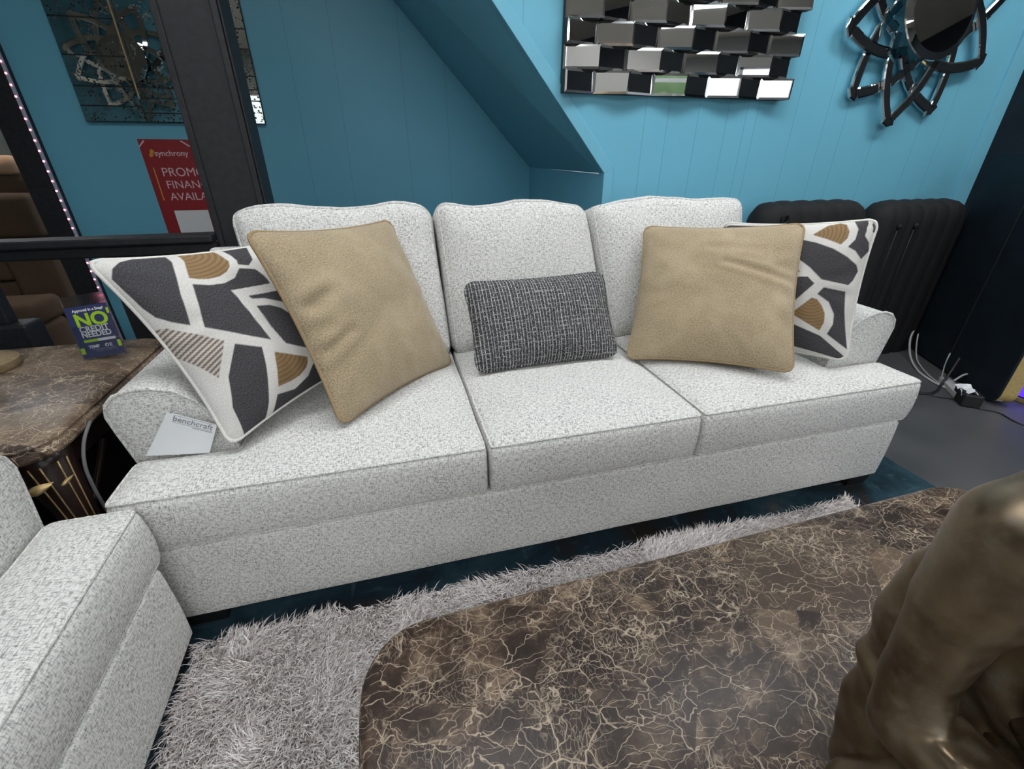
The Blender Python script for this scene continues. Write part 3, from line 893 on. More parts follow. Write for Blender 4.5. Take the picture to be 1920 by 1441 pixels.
# ------------------------------------------------------------------ end table with carved gilded legs
et = empty('end_table', (-1.63, .37, 0), 'carved dark wood end table with brown marble top and gilded leg, left of the sofa', 'table')
slab(MB(), -.365, .345, -.345, .355, .085, [(i, z + .60) for i, z in EDGE]).build('marble_top', MARBLE2, et, smooth=.5)
MB().prism(rrect(-.30, .29, -.285, .30, .05), .47, .559, 'z').build('apron', DARKWOOD, et, bevel=.008)
MB().prism(rrect(-.27, .345, -.26, .30, .05), .11, .1395, 'z').build('shelf', DARKWOOD, et, bevel=.006)
for sx in (-1, 1):
    for sy in (-1, 1):
        lx, ly = sx * .285, sy * .262
        lg = cabriole(MB(), lx, ly, .54, .058, sx, sy).build('leg', DARKWOOD, et, smooth=4)
        if sx > 0 and sy < 0:
            for (dx_, dz_, L_) in ((-.040, -.010, .055), (.032, .004, .026)):
                lf = MB(); V = []; F = []
                for k in range(9):
                    s = k / 8; wd = .011 * math.sin(PI * min(.97, s * .9 + .08)) * (L_ / .05)
                    for q in range(6):
                        a = PI * q / 5
                        V.append((lx + .03 + dx_ + L_ * s, ly - .070 - .012 * math.sin(a) - .01 * math.sin(PI * s), .505 + dz_ + wd * math.cos(a) + .018 * s))
                for k in range(8):
                    for q in range(5): F.append((k * 6 + q, k * 6 + q + 1, k * 6 + q + 7, k * 6 + q + 6))
                tag(lf.add(V, F).build('gilded_leaf', OLDGOLD, lg, smooth=4), 'gilded carved leaf on the table leg')
            for j, ox in enumerate((-.010, .006, .026, .040)):
                pth = []
                for k in range(22):
                    s = k / 21
                    o_ = .030 * math.sin(PI * (1 - s) * 1.25) - .015 * s
                    rr_ = .058 * (1 - .62 * math.sin(PI / 2 * min(1, s * 1.25)))
                    aa = -1.45 + .33 * j + (.2 if j > 1 else 0)
                    pth.append((lx + sx * o_ + (rr_ + .001) * math.cos(aa), ly + sy * o_ + (rr_ + .001) * math.sin(aa), .54 * (1 - s) * .96 + .012))
                MB().tube(pth, [.0010 + .0010 * (1 - k / 21) for k in range(22)], False, 6).build('gilt_line', OLDGOLD, lg, smooth=4)
# curved apron brackets and drawer pull on the side facing the sofa
for sgn in (-1, 1):
    p = [(.292, sgn * (.24 - .16 * math.sin(PI / 2 * k / 12)), .47 - .13 * (1 - k / 12) ** 1.6) for k in range(13)]
    MB().tube(p, .007, False, 8).build('scroll_bracket', DARKWOOD, et, smooth=4)
hp = MB()
hp.tube([(.298, .035 * math.cos(a), .525 - .030 * math.sin(a)) for a in [PI * k / 12 for k in range(13)]], .0035, False, 6)
hp.lathe([(.001, -.007), (.007, -.004), (.007, .004), (.001, .007)], (.298, .035, .527), 12); hp.lathe([(.001, -.007), (.007, -.004), (.007, .004), (.001, .007)], (.298, -.035, .527), 12)
tag(hp.build('drawer_pull', OLDGOLD, et, smooth=4), 'gilt bail drawer pull')

tag(MB().box(-1.78, -1.41, .40, .555, .1396, .42).build('dark_filler_box', mat('matte black card', (.008, .008, .009), .7), bevel=.006), 'matte black box added on the lower shelf of the end table to darken the gap beside the sofa arm', 'box')  # added box that darkens the gap under the end table
# lamp foot at the left edge of the frame
lb = empty('table_lamp', (-1.705, .545, .6005), 'round brass lamp foot at the left frame edge on the end table', 'lamp')
MB().lathe([(.088, 0), (.092, .008), (.090, .022), (.070, .030), (.040, .040), (.018, .052)], (0, 0, 0), 40).build('base', m_plain('dark brass', (.20, .15, .085), .2, 60, .4, .05), lb, smooth=.7)
MB().lathe([(.014, .05), (.012, .10), (.018, .16), (.012, .22), (.010, .30)], (0, 0, 0), 20).build('stem', OLDGOLD, lb, smooth=.9)

# acrylic sign holder with its printed card
SC = 1.11
sg = empty('sign_holder', (CAM[0] + SC * (-1.317 - CAM[0]), CAM[1] + SC * (.413 - CAM[1]), CAM[2] + SC * (.742 - CAM[2]) + .003),
           'clear acrylic stand with a navy NO CREDIT NEEDED card on the end table', 'sign')
sg.rotation_euler = Matrix(((.9836, -.0979, -.1514), (-.1264, .2239, -.9664), (.1285, .9697, .2079))).to_euler()
w2, h2 = .0605, .092
hl = MB()
hl.box(-w2, w2, -h2, h2, -.0035, -.0020)      # back leaf
hl.box(-w2, w2, -h2, .005, .0020, .0032)      # front pocket
hl.box(-w2, w2, -h2 - .0015, -h2, -.0035, .0032)
tag(hl.build('acrylic_holder', ACRYL, sg), 'clear acrylic')
ft = MB(); ft.add([(-.03, -h2, -.0035), (.03, -h2, -.0035), (.03, -h2 + .016, -.060), (-.03, -h2 + .016, -.060), (-.03, -h2 - .0015, -.0035), (.03, -h2 - .0015, -.0035), (.03, -h2 + .0145, -.060), (-.03, -h2 + .0145, -.060)],
       [(0, 1, 2, 3), (7, 6, 5, 4), (0, 4, 5, 1), (1, 5, 6, 2), (2, 6, 7, 3), (3, 7, 4, 0)])
tag(ft.build('foot', ACRYL, sg), 'clear acrylic')
cd = MB().box(-w2 + .001, w2 - .0005, -h2 + .001, .060, -.0012, .0012).build('card', NAVY, sg)
def ctext(b, size, m, x, y, off=0, sx=1.0, al='LEFT'): return text('lettering', b, size, m, cd, T3(x, y, .00125), off, .0002, sx, al)
ctext('Approval in a Snap!', .0112, WHITE, -.040, .0445, .00025)
ctext('NO', .052, LIME, -.043, .002, .0018, 1.12)
ctext('CREDIT', .0225, WHITE, -.040, -.0145, .0006, 1.08)
ctext('NEEDED', .0225, WHITE, -.040, -.0305, .0006, 1.0)
MB().box(-.040, .000, -.0455, -.0375, .0012, .0015).build('print_band', LIME, cd)
MB().box(.000, .050, -.0455, -.0375, .0012, .0015).build('print_band', WHITE, cd)
ctext('NO CREDIT NEEDED TO APPLY', .0044, GREYP, .002, -.0428)
ctext('TEMP', .0130, WHITE, -.034, -.0640, .0003, 1.0)
ctext('O', .0130, WHITE, .0125, -.0640, .0003, 1.15)
ctext('E', .0130, WHITE, .0262, -.0640, .0003, 1.15)
q = MB(); q.box(.0115, .0220, -.0640 + .0042, -.0640 + .0052, .0012, .0015); q.v = [(x, y + (x - .017) * .8, z) for x, y, z in q.v]; q.build('print_bar', WHITE, cd)
MB().box(-.026, .040, -.0690, -.0685, .0012, .0015).build('print_rule', WHITE, cd)
ctext('GET WHAT YOU NEED TODAY', .0045, GREYP, -.018, -.0755)
MB().box(-w2 + .001, -w2 + .013, -.078, -.060, .0012, .0015).build('print_block', LIME, cd)
MB().box(w2 - .011, w2 - .0005, -.069, -.050, .0012, .0015).build('print_block', LIME, cd)
MB().box(w2 - .007, w2 - .0005, .030, .046, .0012, .0015).build('print_block', LIME, cd)

# ------------------------------------------------------------------ bronze statue on the coffee table
def statue():
    dirv = Vector((math.cos(math.radians(25)), math.sin(math.radians(25)), 0)); lat = Vector((dirv.y, -dirv.x, 0))
    ZT = .461
    base = Vector((CAM[0], CAM[1], 0)) + dirv * .50 + lat * .20
    root = empty('bronze_statue', (base.x, base.y, ZT), 'seated bronze figure with bent bare arm and folded robe on the coffee table', 'statue')
    def L(s, D, z): # to local coordinates of the root
        p = Vector((CAM[0], CAM[1], 0)) + dirv * D + lat * s - Vector((base.x, base.y, 0))
        return Vector((p.x, p.y, z))
    caps = []
    def cap(a, b, ra, rb): caps.append((L(*a), L(*b), ra, rb))
    sB = .205
    for sg_ in (-1, 1):
        f = lambda ds: sB + sg_ * ds
        cap((f(.135), .468, .428), (f(.150), .456, .350), .053, .036)      # deltoid
        cap((f(.150), .456, .350), (f(.148), .450, .260), .034, .029)      # upper arm
        cap((f(.148), .450, .260), (f(.136), .445, .205), .030, .034)      # elbow
        cap((f(.136), .445, .205), (f(.070), .418, .213), .034, .032)      # forearm
        cap((f(.070), .418, .213), (f(.015), .400, .185), .031, .022)
        cap((f(.015), .400, .185), (f(-.035), .395, .165), .021, .014)     # hand in the lap
        cap((f(.05), .51, .075), (f(.115), .45, .060), .072, .050)         # thigh
        cap((f(.115), .45, .060), (f(.0), .38, .045), .050, .038)          # shin
        cap((f(.125), .478, .455), (f(.03), .50, .535), .044, .042)        # trapezius
    cap((sB, .55, .10), (sB, .54, .25), .10, .088)
    cap((sB, .54, .25), (sB, .53, .40), .088, .085)
    cap((sB - .06, .52, .38), (sB + .06, .52, .38), .072, .072)
    cap((sB, .51, .51), (sB, .505, .59), .045, .042)
    cap((sB, .50, .63), (sB, .495, .67), .068, .070)
    cap((sB, .50, .74), (sB, .50, .76), .035, .022)
    for sg_ in (-1, 1): cap((sB + sg_ * .068, .505, .67), (sB + sg_ * .066, .505, .61), .014, .012)
    cap((sB, .43, .655), (sB, .425, .64), .012, .014)
    cap((sB - .06, .53, .03), (sB + .06, .53, .03), .085, .085)
    bm = bmesh.new()
    def ball(a, b, ra, rb):
        n, mseg = 20, 10
        ax = (b - a); l = ax.length
        M = ax.to_track_quat('Z', 'Y').to_matrix() if l > 1e-6 else Matrix.Identity(3)
        rings = []
        for i in range(mseg + 1):
            th = PI * i / mseg
            z = -math.cos(th); r = math.sin(th)
            c, rad = (a, ra) if z < 0 else (b, rb)
            rings.append([bm.verts.new(c + M @ Vector((math.cos(2 * PI * k / n) * max(r, .02) * rad, math.sin(2 * PI * k / n) * max(r, .02) * rad, z * rad))) for k in range(n)])
        for i in range(mseg):
            for k in range(n): bm.faces.new((rings[i][k], rings[i][(k + 1) % n], rings[i + 1][(k + 1) % n], rings[i + 1][k]))
        bm.faces.new(list(reversed(rings[0]))); bm.faces.new(rings[-1])
    for c in caps: ball(*c)
    def solid(bm, name, vox, sm):
        me = bpy.data.meshes.new(name); bm.to_mesh(me); bm.free()
        tmp = bpy.data.objects.new(name, me); COL.objects.link(tmp)
        md = tmp.modifiers.new('r', 'REMESH'); md.mode = 'VOXEL'; md.voxel_size = vox
        ms = tmp.modifiers.new('s', 'SMOOTH'); ms.factor = .5; ms.iterations = sm
        dg = bpy.context.evaluated_depsgraph_get(); dg.update()
        out = bpy.data.meshes.new_from_object(tmp.evaluated_get(dg))
        bpy.data.objects.remove(tmp)
        return out
    me = solid(bm, 'body', .0055, 14)
    co = np.empty(len(me.vertices) * 3); me.vertices.foreach_get('co', co); co = co.reshape(-1, 3)
    nr = np.empty(len(me.vertices) * 3); me.vertices.foreach_get('normal', nr); nr = nr.reshape(-1, 3)
    # wrapped sash: soft horizontal folds round the waist
    s_ = co @ np.array(lat) + .20; d_ = co @ np.array(dirv)
    wst = np.exp(-((co[:, 2] - .20) / .085) ** 2) * (np.abs(s_ - sB) < .115) * (d_ > -.09)
    wob = .006 * np.sin(s_ * 40)
    co += nr * (wst * .0065 * np.sin((co[:, 2] + wob) * 2 * PI / .036))[:, None]
    legs = (co[:, 2] < .15)
    co += nr * (legs * .004 * np.sin((s_ * 55 + co[:, 2] * 40 + 2 * np.sin(d_ * 30))))[:, None]
    co[:, 2] = np.maximum(co[:, 2], 0)
    me.vertices.foreach_set('co', co.ravel()); me.update()
    me.polygons.foreach_set('use_smooth', [True] * len(me.polygons))
    me.materials.clear(); me.materials.append(BRONZE)
    o = bpy.data.objects.new('body', me); COL.objects.link(o); o.parent = root
    # robe hanging down the back behind the bare arm
    bm = bmesh.new()
    pts = [((.052, .51, .385), .026), ((.043, .505, .335), .028), ((.037, .50, .285), .028), ((.037, .50, .240), .027), ((.043, .50, .19), .029), ((.049, .50, .145), .031), ((.060, .50, .095), .035), ((.072, .50, .045), .037), ((.086, .50, .0), .044)]
    for (a, ra), (b, rb) in zip(pts[:-1], pts[1:]):
        ball(L(*a), L(*b), ra, rb)
    ball(L(.13, .565, .36), L(.14, .565, .05), .065, .08)
    rm = solid(bm, 'robe', .005, 6)
    co = np.empty(len(rm.vertices) * 3); rm.vertices.foreach_get('co', co); co = co.reshape(-1, 3)
    nr = np.empty(len(rm.vertices) * 3); rm.vertices.foreach_get('normal', nr); nr = nr.reshape(-1, 3)
    s_ = co @ np.array(lat); d_ = co @ np.array(dirv)
    co += nr * (.0034 * np.sin(co[:, 2] * 62 + s_ * 95 + 2.2 * np.sin(co[:, 2] * 31 + d_ * 20)))[:, None]
    co[:, 2] = np.maximum(co[:, 2], 0)
    rm.vertices.foreach_set('co', co.ravel()); rm.update()
    rm.polygons.foreach_set('use_smooth', [True] * len(rm.polygons))
    rm.materials.clear(); rm.materials.append(BRONZE)
    o = bpy.data.objects.new('robe', rm); COL.objects.link(o); o.parent = root
statue()

# ------------------------------------------------------------------ mosaic mirror
mm = empty('mosaic_mirror', (.263, YF, 1.385), 'wide rectangular mirror of many stepped mirrored squares hanging on the blue wall', 'mirror')
NC, NR, TW, TH = 8, 7, .1425, .0845
MB().box(0, NC * TW, -.022, -.001, 0, NR * TH).build('backing', mat('black backing', (.008, .008, .008), .4), mm)
for j in range(NR):
    for i in range(NC):
        bright = (i + j) % 2 == 1
        lo, hi = -.024, -.058
        yl, yr = (lo, hi) if bright else (hi, lo)
        x0, x1, z0, z1 = i * TW + .0005, (i + 1) * TW - .0005, j * TH + .0005, (j + 1) * TH - .0005
        if bright: x1 += .012; yr -= .003
        dn = (.004 - .0034 * j) * (1 if bright else .3) + .003 * math.sin(i * 2.3 + j * 1.7)
        b = .0085
        def pt(x, z, lift=0): return (x, yl + (yr - yl) * (x - x0) / (x1 - x0) - lift + dn * (.5 - (z - z0) / TH), z)
        V = [pt(x0, z0), pt(x1, z0), pt(x1, z1), pt(x0, z1),
             pt(x0 + b, z0 + b, .0035), pt(x1 - b, z0 + b, .0035), pt(x1 - b, z1 - b, .0035), pt(x0 + b, z1 - b, .0035),
             (x0, -.022, z0), (x1, -.022, z0), (x1, -.022, z1), (x0, -.022, z1)]
        F = [(4, 5, 6, 7), (0, 1, 5, 4), (1, 2, 6, 5), (2, 3, 7, 6), (3, 0, 4, 7), (8, 0, 3, 11), (1, 9, 10, 2), (8, 9, 1, 0), (3, 2, 10, 11), (11, 10, 9, 8)]
        tb = MB().add(V, F); tb.mi = [0, 1, 1, 1, 1, 2, 2, 2, 2, 2]
        tb.build('mirror_tile', [MIRROR, MIRRORB, LEGM], mm, uv=False)

# ------------------------------------------------------------------ petal mirror
pm = empty('petal_mirror', (2.14, YF, 1.78), 'round mirror ringed by interlaced silver petal loops, on blue wall at upper right', 'mirror')
def petal(angle, depth):
    R0, R1 = .12, .478
    ctr = []
    n = 26
    side = []
    for k in range(n + 1):
        s = k / n
        rho = R0 + (R1 - R0) * s
        hw = .155 * (1 - s ** 2.1)
        side.append((rho, hw))
    side[-1] = (R1 - .006, .022)
    path = [(r, -h) for r, h in side] + [(R1, 0)] + [(r, h) for r, h in reversed(side)]
    ca, sa = math.cos(angle), math.sin(angle)
    P = [Vector((r * ca - h * sa, 0, r * sa + h * ca)) for r, h in path]
    W_ = .024
    V = []; F = []
    cen = Vector((.28 * ca, 0, .28 * sa))
    for i, p in enumerate(P):
        a = P[max(0, i - 1)]; b = P[min(len(P) - 1, i + 1)]
        t_ = (b - a).normalized(); nn = Vector((t_.z, 0, -t_.x))
        f_ = W_
        for (u, d) in ((-1, 0), (-1, -.010), (-.72, -.0135), (.72, -.0135), (1, -.010), (1, 0)):
            q_ = p + nn * (u * f_)
            V.append((q_.x, depth + d, q_.z))
    for i in range(len(P) - 1):
        for k in range(6): F.append((i * 6 + k, i * 6 + (k + 1) % 6, (i + 1) * 6 + (k + 1) % 6, (i + 1) * 6 + k))
    F.append(tuple(range(6))); F.append(tuple(reversed([(len(P) - 1) * 6 + k for k in range(6)])))
    mb = MB().add(V, F)
    mb.build('petal', MIRROR, pm, uv=False)
for k in range(10):
    petal(math.radians(-96 + 36 * k), -.020 if k % 2 else -.036)
MB().lathe([(.04, 0), (.04, .05)], (0, 0, 0), 24).build('stem_mount', LEGM, pm)
d_ = MB().lathe([(.215, .0), (.222, .006), (.219, .012), (.188, .022)], (0, 0, 0), 64)
d_.v = [(x, -.072 - z + .17 * y, y) for x, y, z in d_.v]
d_.build('mirror_disc', MIRROR, pm, uv=False)
for o in pm.children:
    if o.name.startswith('stem_mount'):
        for v in o.data.vertices: v.co = (v.co.x, -v.co.z, v.co.y)
p2 = pm.copy(); COL.objects.link(p2)
p2.location = (-2.90, -.65, 1.99); p2.rotation_euler = (0, 0, PI)
p2['label'] = 'second petal-loop mirror, seen only as a reflection inside the speckled antique mirror'
for o in list(pm.children):
    c = o.copy(); COL.objects.link(c); c.parent = p2

# ------------------------------------------------------------------ antique mirror, poster, led strip in the alcove
am = empty('antique_mirror', (-2.055, YB, 1.305), 'large speckled antique panelled mirror hung behind the black post', 'mirror')
MB().box(0, .90, -.026, -.001, 0, 1.2).build('backing', LEGM, am)
ANT = m_antique()
cols = [(0, .29), (.293, .607), (.61, .90)]
rows_side = [0, .085, .20, .255, .36, .46, .60, .66, .80, .95, 1.2]
for ci, (x0, x1) in enumerate(cols):
    if ci == 1: rr_ = [0, .045, .115, .165, 1.2]
    elif ci == 0: rr_ = [0, .075, .165, .30, .46, .62, .80, 1.0, 1.2]
    else: rr_ = [0, .115, .17, .235, .36, .45, .62, .80, 1.0, 1.2]
    for z0, z1 in zip(rr_[:-1], rr_[1:]):
        tz = random.uniform(-.0007, .0007)
        mb = MB(); y = -.031 + random.uniform(-.0008, .0008)
        mb.box(x0 + .0015, x1 - .0015, y, -.026, z0 + .003, z1 - .003)
        mb.v = [(px, py + tz * (pz - z0) / (z1 - z0) if py < -.027 else py, pz) for px, py, pz in mb.v]
        mb.build('mirror_panel', ANT, am, uv=False)
for x in (.291, .3085, .6085):
    MB().box(x - .003, x + .003, -.034, -.030, .11, 1.2).build('metal_strip', OLDGOLD if x < .3 else LEGM, am)

po = empty('poster', (-1.853, YB, .60), 'red financing poster taped to the blue wall, partly hidden by black post', 'poster')
MB().box(0, .44, -.003, -.001, -.22, .622).build('sheet', RED, po)
MB().box(.070, .256, -.0038, -.003, .02, .236).build('white_panel', WHITE, po)
MB().prism([(.033, .475), (.038, .475), (.038, .295), (.033, .295)], -.0036, -.003).build('amber_rule', AMBER, po)
def ptext(b, size, x, z, m=PINKW, off=0.0): text('lettering', b, size, m, po, T3(x, -.0034, z) @ FACE, off)
ptext('PROMOTIONAL', .066, .070, .428)
ptext('FINANCING', .062, .073, .361)
ptext('AVAILABLE', .061, .073, .295)
ptext('synchrony', .042, .064, .536, PINKW, .0004)
lg = MB()
for (x, z0, z1) in ((.037, .530, .548), (.0445, .530, .566), (.052, .536, .571), (.0595, .553, .566)): lg.prism([(x, z0), (x + .006, z0 + .002), (x + .006, z1 + .002), (x, z1)], -.0036, -.003)
lg.build('logo_bars', AMBER, po)
for x in (.012, .215):
    tp = MB().prism([(x - .015, .585), (x - .010, .582), (x + .022, .612), (x + .017, .617)] if x < .1 else [(x, .612), (x + .005, .617), (x + .045, .588), (x + .040, .583)], -.0038, -.003)
    tp.build('tape', PINKW, po)

ls = empty('led_strip', (-2.303, YB, 0), 'thin vertical strip of small pink LEDs at the blue wall\'s left edge', 'light strip')
MB().box(-.006, .010, -.068, -.061, 0.0, 2.6).build('tape', LEDT, ls)
first = None
for k in range(50):
    if first is None:
        first = MB().box(-.005, .003, -.0705, -.068, -.004, .004).build('led', LEDM, ls); first.location = (0, 0, .06); o = first
    else:
        o = first.copy(); COL.objects.link(o); o.parent = ls; o.location = (0, 0, .06 + .05 * k)

# ------------------------------------------------------------------ black post and railing
ps = empty('black_post', (-1.08, 1.22, 0), 'tall square black painted wooden post behind the left end of the sofa', 'post')
MB().box(-.098, .098, -.12, .07, 0, ZC).build('shaft', BLACKWOOD, ps, bevel=.004)
for x in (-.098, .076): MB().box(x, x + .022, -.130, -.12, 0, ZC).build('edge_moulding', BLACKWOOD, ps, bevel=.003)
MB().box(.098, .106, -.12, -.07, 0, ZC).build('edge_moulding', BLACKWOOD, ps, bevel=.003)
rl = empty('railing', (-1.18, 1.08, 0), 'black wooden railing with flat top bar left of the post', 'railing')
MB().box(-1.7, 0, -.035, .045, .845, .878).build('handrail', BLACKWOOD, rl, bevel=.008)
MB().box(-1.7, 0, -.015, .025, .805, .845).build('lower_rail', BLACKWOOD, rl, bevel=.006)
MB().box(-.39, 0, -.005, .015, 0, .805).build('panel', BLACKWOOD, rl, bevel=.002)
MB().box(-.84, -.76, -.02, .03, .58, .805).build('baluster', BLACKWOOD, rl, bevel=.004)
MB().box(-.90, -.70, -.045, .055, 0, .58).build('plinth', BLACKWOOD, rl, bevel=.010)

# ------------------------------------------------------------------ brown sectional seen through the opening
bs = empty('sectional_sofa', (-3.4, 3.2, 0), 'brown suede sectional seen beyond the black railing at far left', 'sofa')
def rb(parent, name, x0, x1, y0, y1, z0, z1, m=BROWN, r=.04):
    c = Cushion([(x0, x1, y0, y1)], z0, z1, r, .01, 0, x0, .004)
    return c.mesh().build(name, m, parent, smooth=4)
rb(bs, 'backrest', -.9, .55, 0, .22, .50, 1.01)
rb(bs, 'back_cushion', -.9, .20, -.20, .02, .62, .90)
rb(bs, 'back_cushion', .21, .55, -.20, .02, .62, .90)
rb(bs, 'seat_cushion', -.9, .55, -.62, -.02, .42, .60)
rb(bs, 'base', -.9, .55, -.60, .22, .05, .42)
rb(bs, 'arm', .56, .80, -.66, .22, .05, .62)
ot = empty('ottoman', (-2.62, 2.40, 0), 'brown suede ottoman block in front of the sectional beyond the railing', 'ottoman')
rb(ot, 'cushion', -.50, .02, -.2, .1, .22, .36); rb(ot, 'base', -.49, .01, -.19, .09, .0, .22)
pp = rb(None, 'throw_pillow', -3.35, -2.945, 3.20, 3.36, 1.028, 1.13, PEACH, .06)
tag(pp, 'peach pillow lying on top of the brown sectional at far left', 'pillow')

# ------------------------------------------------------------------ black channel-tufted chairs against the blue wall
def channel_chair(x, label, wdt, H, n, buttons, puck):
    t = empty('upholstered_chair', (x, 1.08, 0), label, 'chair')
    V = []; F = []
    NX, NZ = n * 8, 22
    r = .12
    def surf(a, b, sgn):
        # a across 0..1, b up 0..1 (arc-length up the front, over the rounded top)
        X = (a - .5) * wdt
        ed = min(a, 1 - a) * wdt
        ch = abs(math.sin(PI * a * n)) ** .6 * .012
        th = .085
        zt = H
        return X, ch, th
    rows = []
    prof = [(-.09, 0), (-.095, .2), (-.095, .4), (-.095, .6), (-.095, H - .12), (-.088, H - .06), (-.066, H - .025), (-.03, H - .006), (.01, H), (.05, H - .010), (.085, H - .05), (.10, H - .12), (.10, .4), (.10, 0)]
    for (y, z) in prof:
        row = []
        for i in range(NX + 1):
            a = i / NX; Xx = (a - .5) * wdt
            e = max(0, abs(Xx) - (wdt / 2 - r)) / r
            drop = r * (1 - math.sqrt(max(0, 1 - e * e))) if z > H - .3 else 0
            dropz = drop * max(0, (z - (H - .3)) / .3) * .8
            sq = 1 - .55 * e ** 3
            ch = (abs(math.sin(PI * a * n)) ** .5 - .6) * .009
            yy = y * sq
            ny, nz_ = (-1, 0) if y < -.08 else ((0, 1) if z > H - .06 else (1, 0))
            row.append((Xx, yy + ny * ch, z - dropz + nz_ * ch))
        rows.append(row)
    for row in rows: V += row
    w_ = NX + 1
    for j in range(len(rows) - 1):
        for i in range(NX): F.append((j * w_ + i, j * w_ + i + 1, (j + 1) * w_ + i + 1, (j + 1) * w_ + i))
    F.append(tuple(j * w_ for j in reversed(range(len(rows))))); F.append(tuple(j * w_ + NX for j in range(len(rows))))
    MB().add(V, F).build('channelled_back', BLACKFAB, t, smooth=1.2)
    if buttons:
        for bx, bz in buttons:
            bb = MB().lathe([(.002, .012), (.012, .009), (.016, 0), (.014, -.004)], (0, 0, 0), 16)
            bb.v = [(bx + a, -.104 - c, bz + b) for a, b, c in bb.v]
            bb.build('button', BLACKFAB, t, smooth=4)
            MB().tube([(bx - .012, -.108, bz - .02), (bx - .015, -.110, bz - .25), (bx - .012, -.108, bz - .5)], .0022, False, 6).build('seam_cord', CABLEB, t, smooth=4)
    if puck:
        bb = MB()
        bb.tube([(-.235 + .02 * math.cos(a), -.09 - .006, H - .075 + .02 * math.sin(a)) for a in [2 * PI * k / 20 for k in range(20)]], .006, True, 8)
        bb.build('piped_rosette', BLACKFAB, t, smooth=4)
    for sx in (-1, 1):
        MB().box(sx * (wdt / 2 - .08) - .02, sx * (wdt / 2 - .08) + .02, -.05, .05, -.0, .02).build('leg', LEGM, t)
    return t
channel_chair(1.66, 'black velvet channel-tufted chair back just behind the right patterned pillow', .70, .935, 6, None, True)
channel_chair(2.42, 'black velvet channel-tufted chair back with buttons, rightmost, beside the dark doorway', .68, .925, 7, [(-.22, .80), (-.10, .80)], False)

# ------------------------------------------------------------------ tall black panel with gold rim, cables, purple table
A_ = Vector((2.757, 1.022, 0)); B_ = Vector((2.378, .316, 0)); u_ = (B_ - A_).normalized()
gp = empty('floor_mirror', A_, 'black back of a large gold-rimmed mirror standing on the floor at far right', 'mirror', math.atan2(u_.y, u_.x))
LN = (B_ - A_).length
H_ = 1.165
prf = rrect(0, LN, .012, H_, .06, 8)
MB().prism(prf, .0, .012).build('back_board', DARKWALL, gp, bevel=.002)
fr_ = MB()
inn = rrect(.012, LN - .012, .024, H_ - .012, .05, 8)
n_ = len(prf)
V = [(a, y, b) for y in (.012, .080) for a, b in prf] + [(a, y, b) for y in (.012, .080) for a, b in inn]
F = []
for k in range(n_):
    k2 = (k + 1) % n_
    F += [(k, k2, n_ + k2, n_ + k), (2 * n_ + k, 3 * n_ + k, 3 * n_ + k2, 2 * n_ + k2), (n_ + k, n_ + k2, 3 * n_ + k2, 3 * n_ + k), (k, 2 * n_ + k, 2 * n_ + k2, k2)]
tag(fr_.add(V, F).build('gold_rim', GOLD, gp), 'brushed gold rim')
MB().box(.012, LN - .012, .013, .040, .03, H_ - .012).build('mirror_glass', MIRROR, gp)
MB().tube([(LN * .47, -.003, H_), (LN * .475, -.004, .6), (LN * .47, -.003, .02)], .0025, False, 6).build('seam_cord', CABLEB, gp)

def cable(pts, r, m, label, sub=6):
    P = [Vector(p) for p in pts]; out = []
    for i in range(len(P) - 1):
        p0, p1, p2, p3 = P[max(0, i - 1)], P[i], P[i + 1], P[min(len(P) - 1, i + 2)]
        for k in range(sub):
            t = k / sub
            out.append(.5 * ((2 * p1) + (p2 - p0) * t + (2 * p0 - 5 * p1 + 4 * p2 - p3) * t * t + (3 * p1 - p0 - 3 * p2 + p3) * t ** 3))
    out.append(P[-1])
    o = MB().tube(out, r, False, 8).build('cable', m, smooth=4)
    return tag(o, label, 'cable')
cable([(2.70, 1.0, .16), (2.64, .96, .09), (2.55, .86, .02), (2.43, .72, .006), (2.375, .61, .006), (2.362, .546, .006), (2.36, .48, .006)], .006, CABLEW, 'pale grey cable running down beside the black mirror back to the power strip')
cable([(2.72, .98, .12), (2.67, .93, .06), (2.58, .84, .012), (2.46, .70, .005), (2.40, .60, .005), (2.37, .52, .005)], .004, CABLEW, 'thinner pale cable beside the thicker pale one at the mirror foot')
cable([(2.10, .56, .006), (2.18, .50, .006), (2.266, .507, .006), (2.36, .55, .012), (2.40, .56, .07), (2.44, .57, .16)], .007, CABLEB, 'thick black cable curling up from the floor to the mirror')
cable([(2.15, .60, .004), (2.20, .47, .004), (2.266, .415, .004), (2.28, .32, .004), (2.33, .26, .004), (2.308, .185, .004), (2.32, .10, .004), (2.4, -.05, .004)], .0035, CABLEB, 'thin black cable trailing across the grey floor past the gold rim')
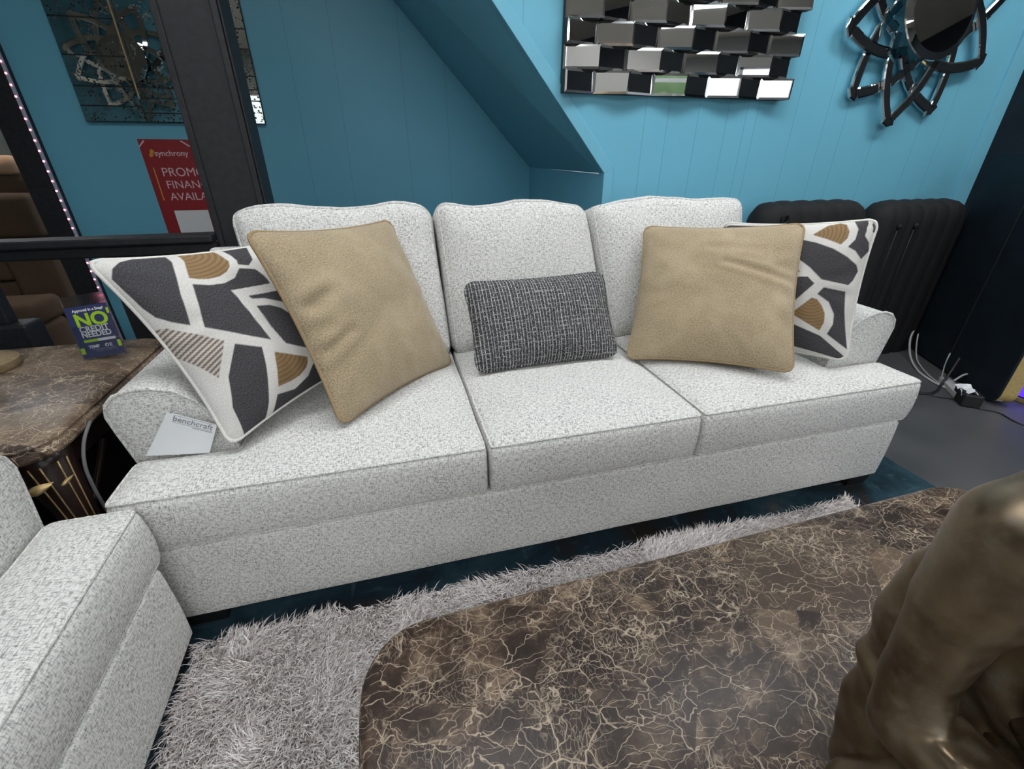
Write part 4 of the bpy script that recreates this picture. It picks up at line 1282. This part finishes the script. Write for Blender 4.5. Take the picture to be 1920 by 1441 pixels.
cable([(2.39, .52, .05), (2.50, .53, .07), (2.545, .47, .03), (2.50, .42, .01), (2.42, .40, .006), (2.34, .40, .005)], .005, CABLEW, 'white cable loop around the plug adaptor on the floor')
cable([(2.45, .63, .15), (2.42, .61, .17), (2.40, .60, .14), (2.41, .60, .08), (2.40, .58, .02)], .003, CABLEW, 'fine grey wire hooping up against the black mirror back')
cable([(-1.262, .160, .590), (-1.262, .115, .565), (-1.262, .085, .525), (-1.262, .075, .48), (-1.262, .075, .40), (-1.262, .085, .25), (-1.266, .10, .12), (-1.27, .13, .012), (-1.27, .30, .006)], .0038, mat('grey cord', (.10, .10, .105), .5), 'grey lamp cord hanging between the end table and the sofa arm')
st_ = empty('power_strip', (2.36, .49, 0), 'white power strip with black plug and torn paper on the floor by the mirror', 'power strip', .9)
MB().box(-.13, .13, -.025, .025, 0.0005, .03).build('body', CABLEW, st_, bevel=.004)
MB().box(-.115, -.05, -.022, .022, .03, .065).build('plug', CABLEB, st_, bevel=.006)
MB().box(-.19, -.10, -.05, .03, 0.0005, .07).build('adaptor', CABLEB, st_, bevel=.008)
pz = MB(); V = []; F = []
for i in range(7):
    for j in range(5):
        V.append((-.18 + .02 * i, -.04 + .018 * j, .085 + .022 * noise.noise(Vector((i * .9, j * .9, 2))) - .012 * abs(j - 2)))
for i in range(6):
    for j in range(4): F.append((i * 5 + j, i * 5 + j + 1, i * 5 + j + 6, i * 5 + j + 5))
tag(pz.add(V, F).build('torn_paper', PAPER, st_), 'crumpled white paper scrap')

pt_ = empty('low_platform', (2.94, .04, 0), 'low gold-edged display platform lit purple beside the gold-rimmed mirror', 'platform')
MB().box(-.355, .36, -.34, .325, .02, .095).build('body', m_plain('dark violet panel', (.03, .02, .10), .2, 20), pt_, bevel=.004)
MB().box(-.37, .375, -.355, .34, .0, .02).build('gold_band', GOLD, pt_, bevel=.003)
MB().box(-.37, .375, -.355, .34, .095, .112).build('silver_band', m_plain('silver trim', (.5, .5, .55), .1, 60, .3), pt_, bevel=.003)
MB().box(-.360, -.3551, -.32, .31, .028, .088).build('light_panel', PURPLE, pt_)
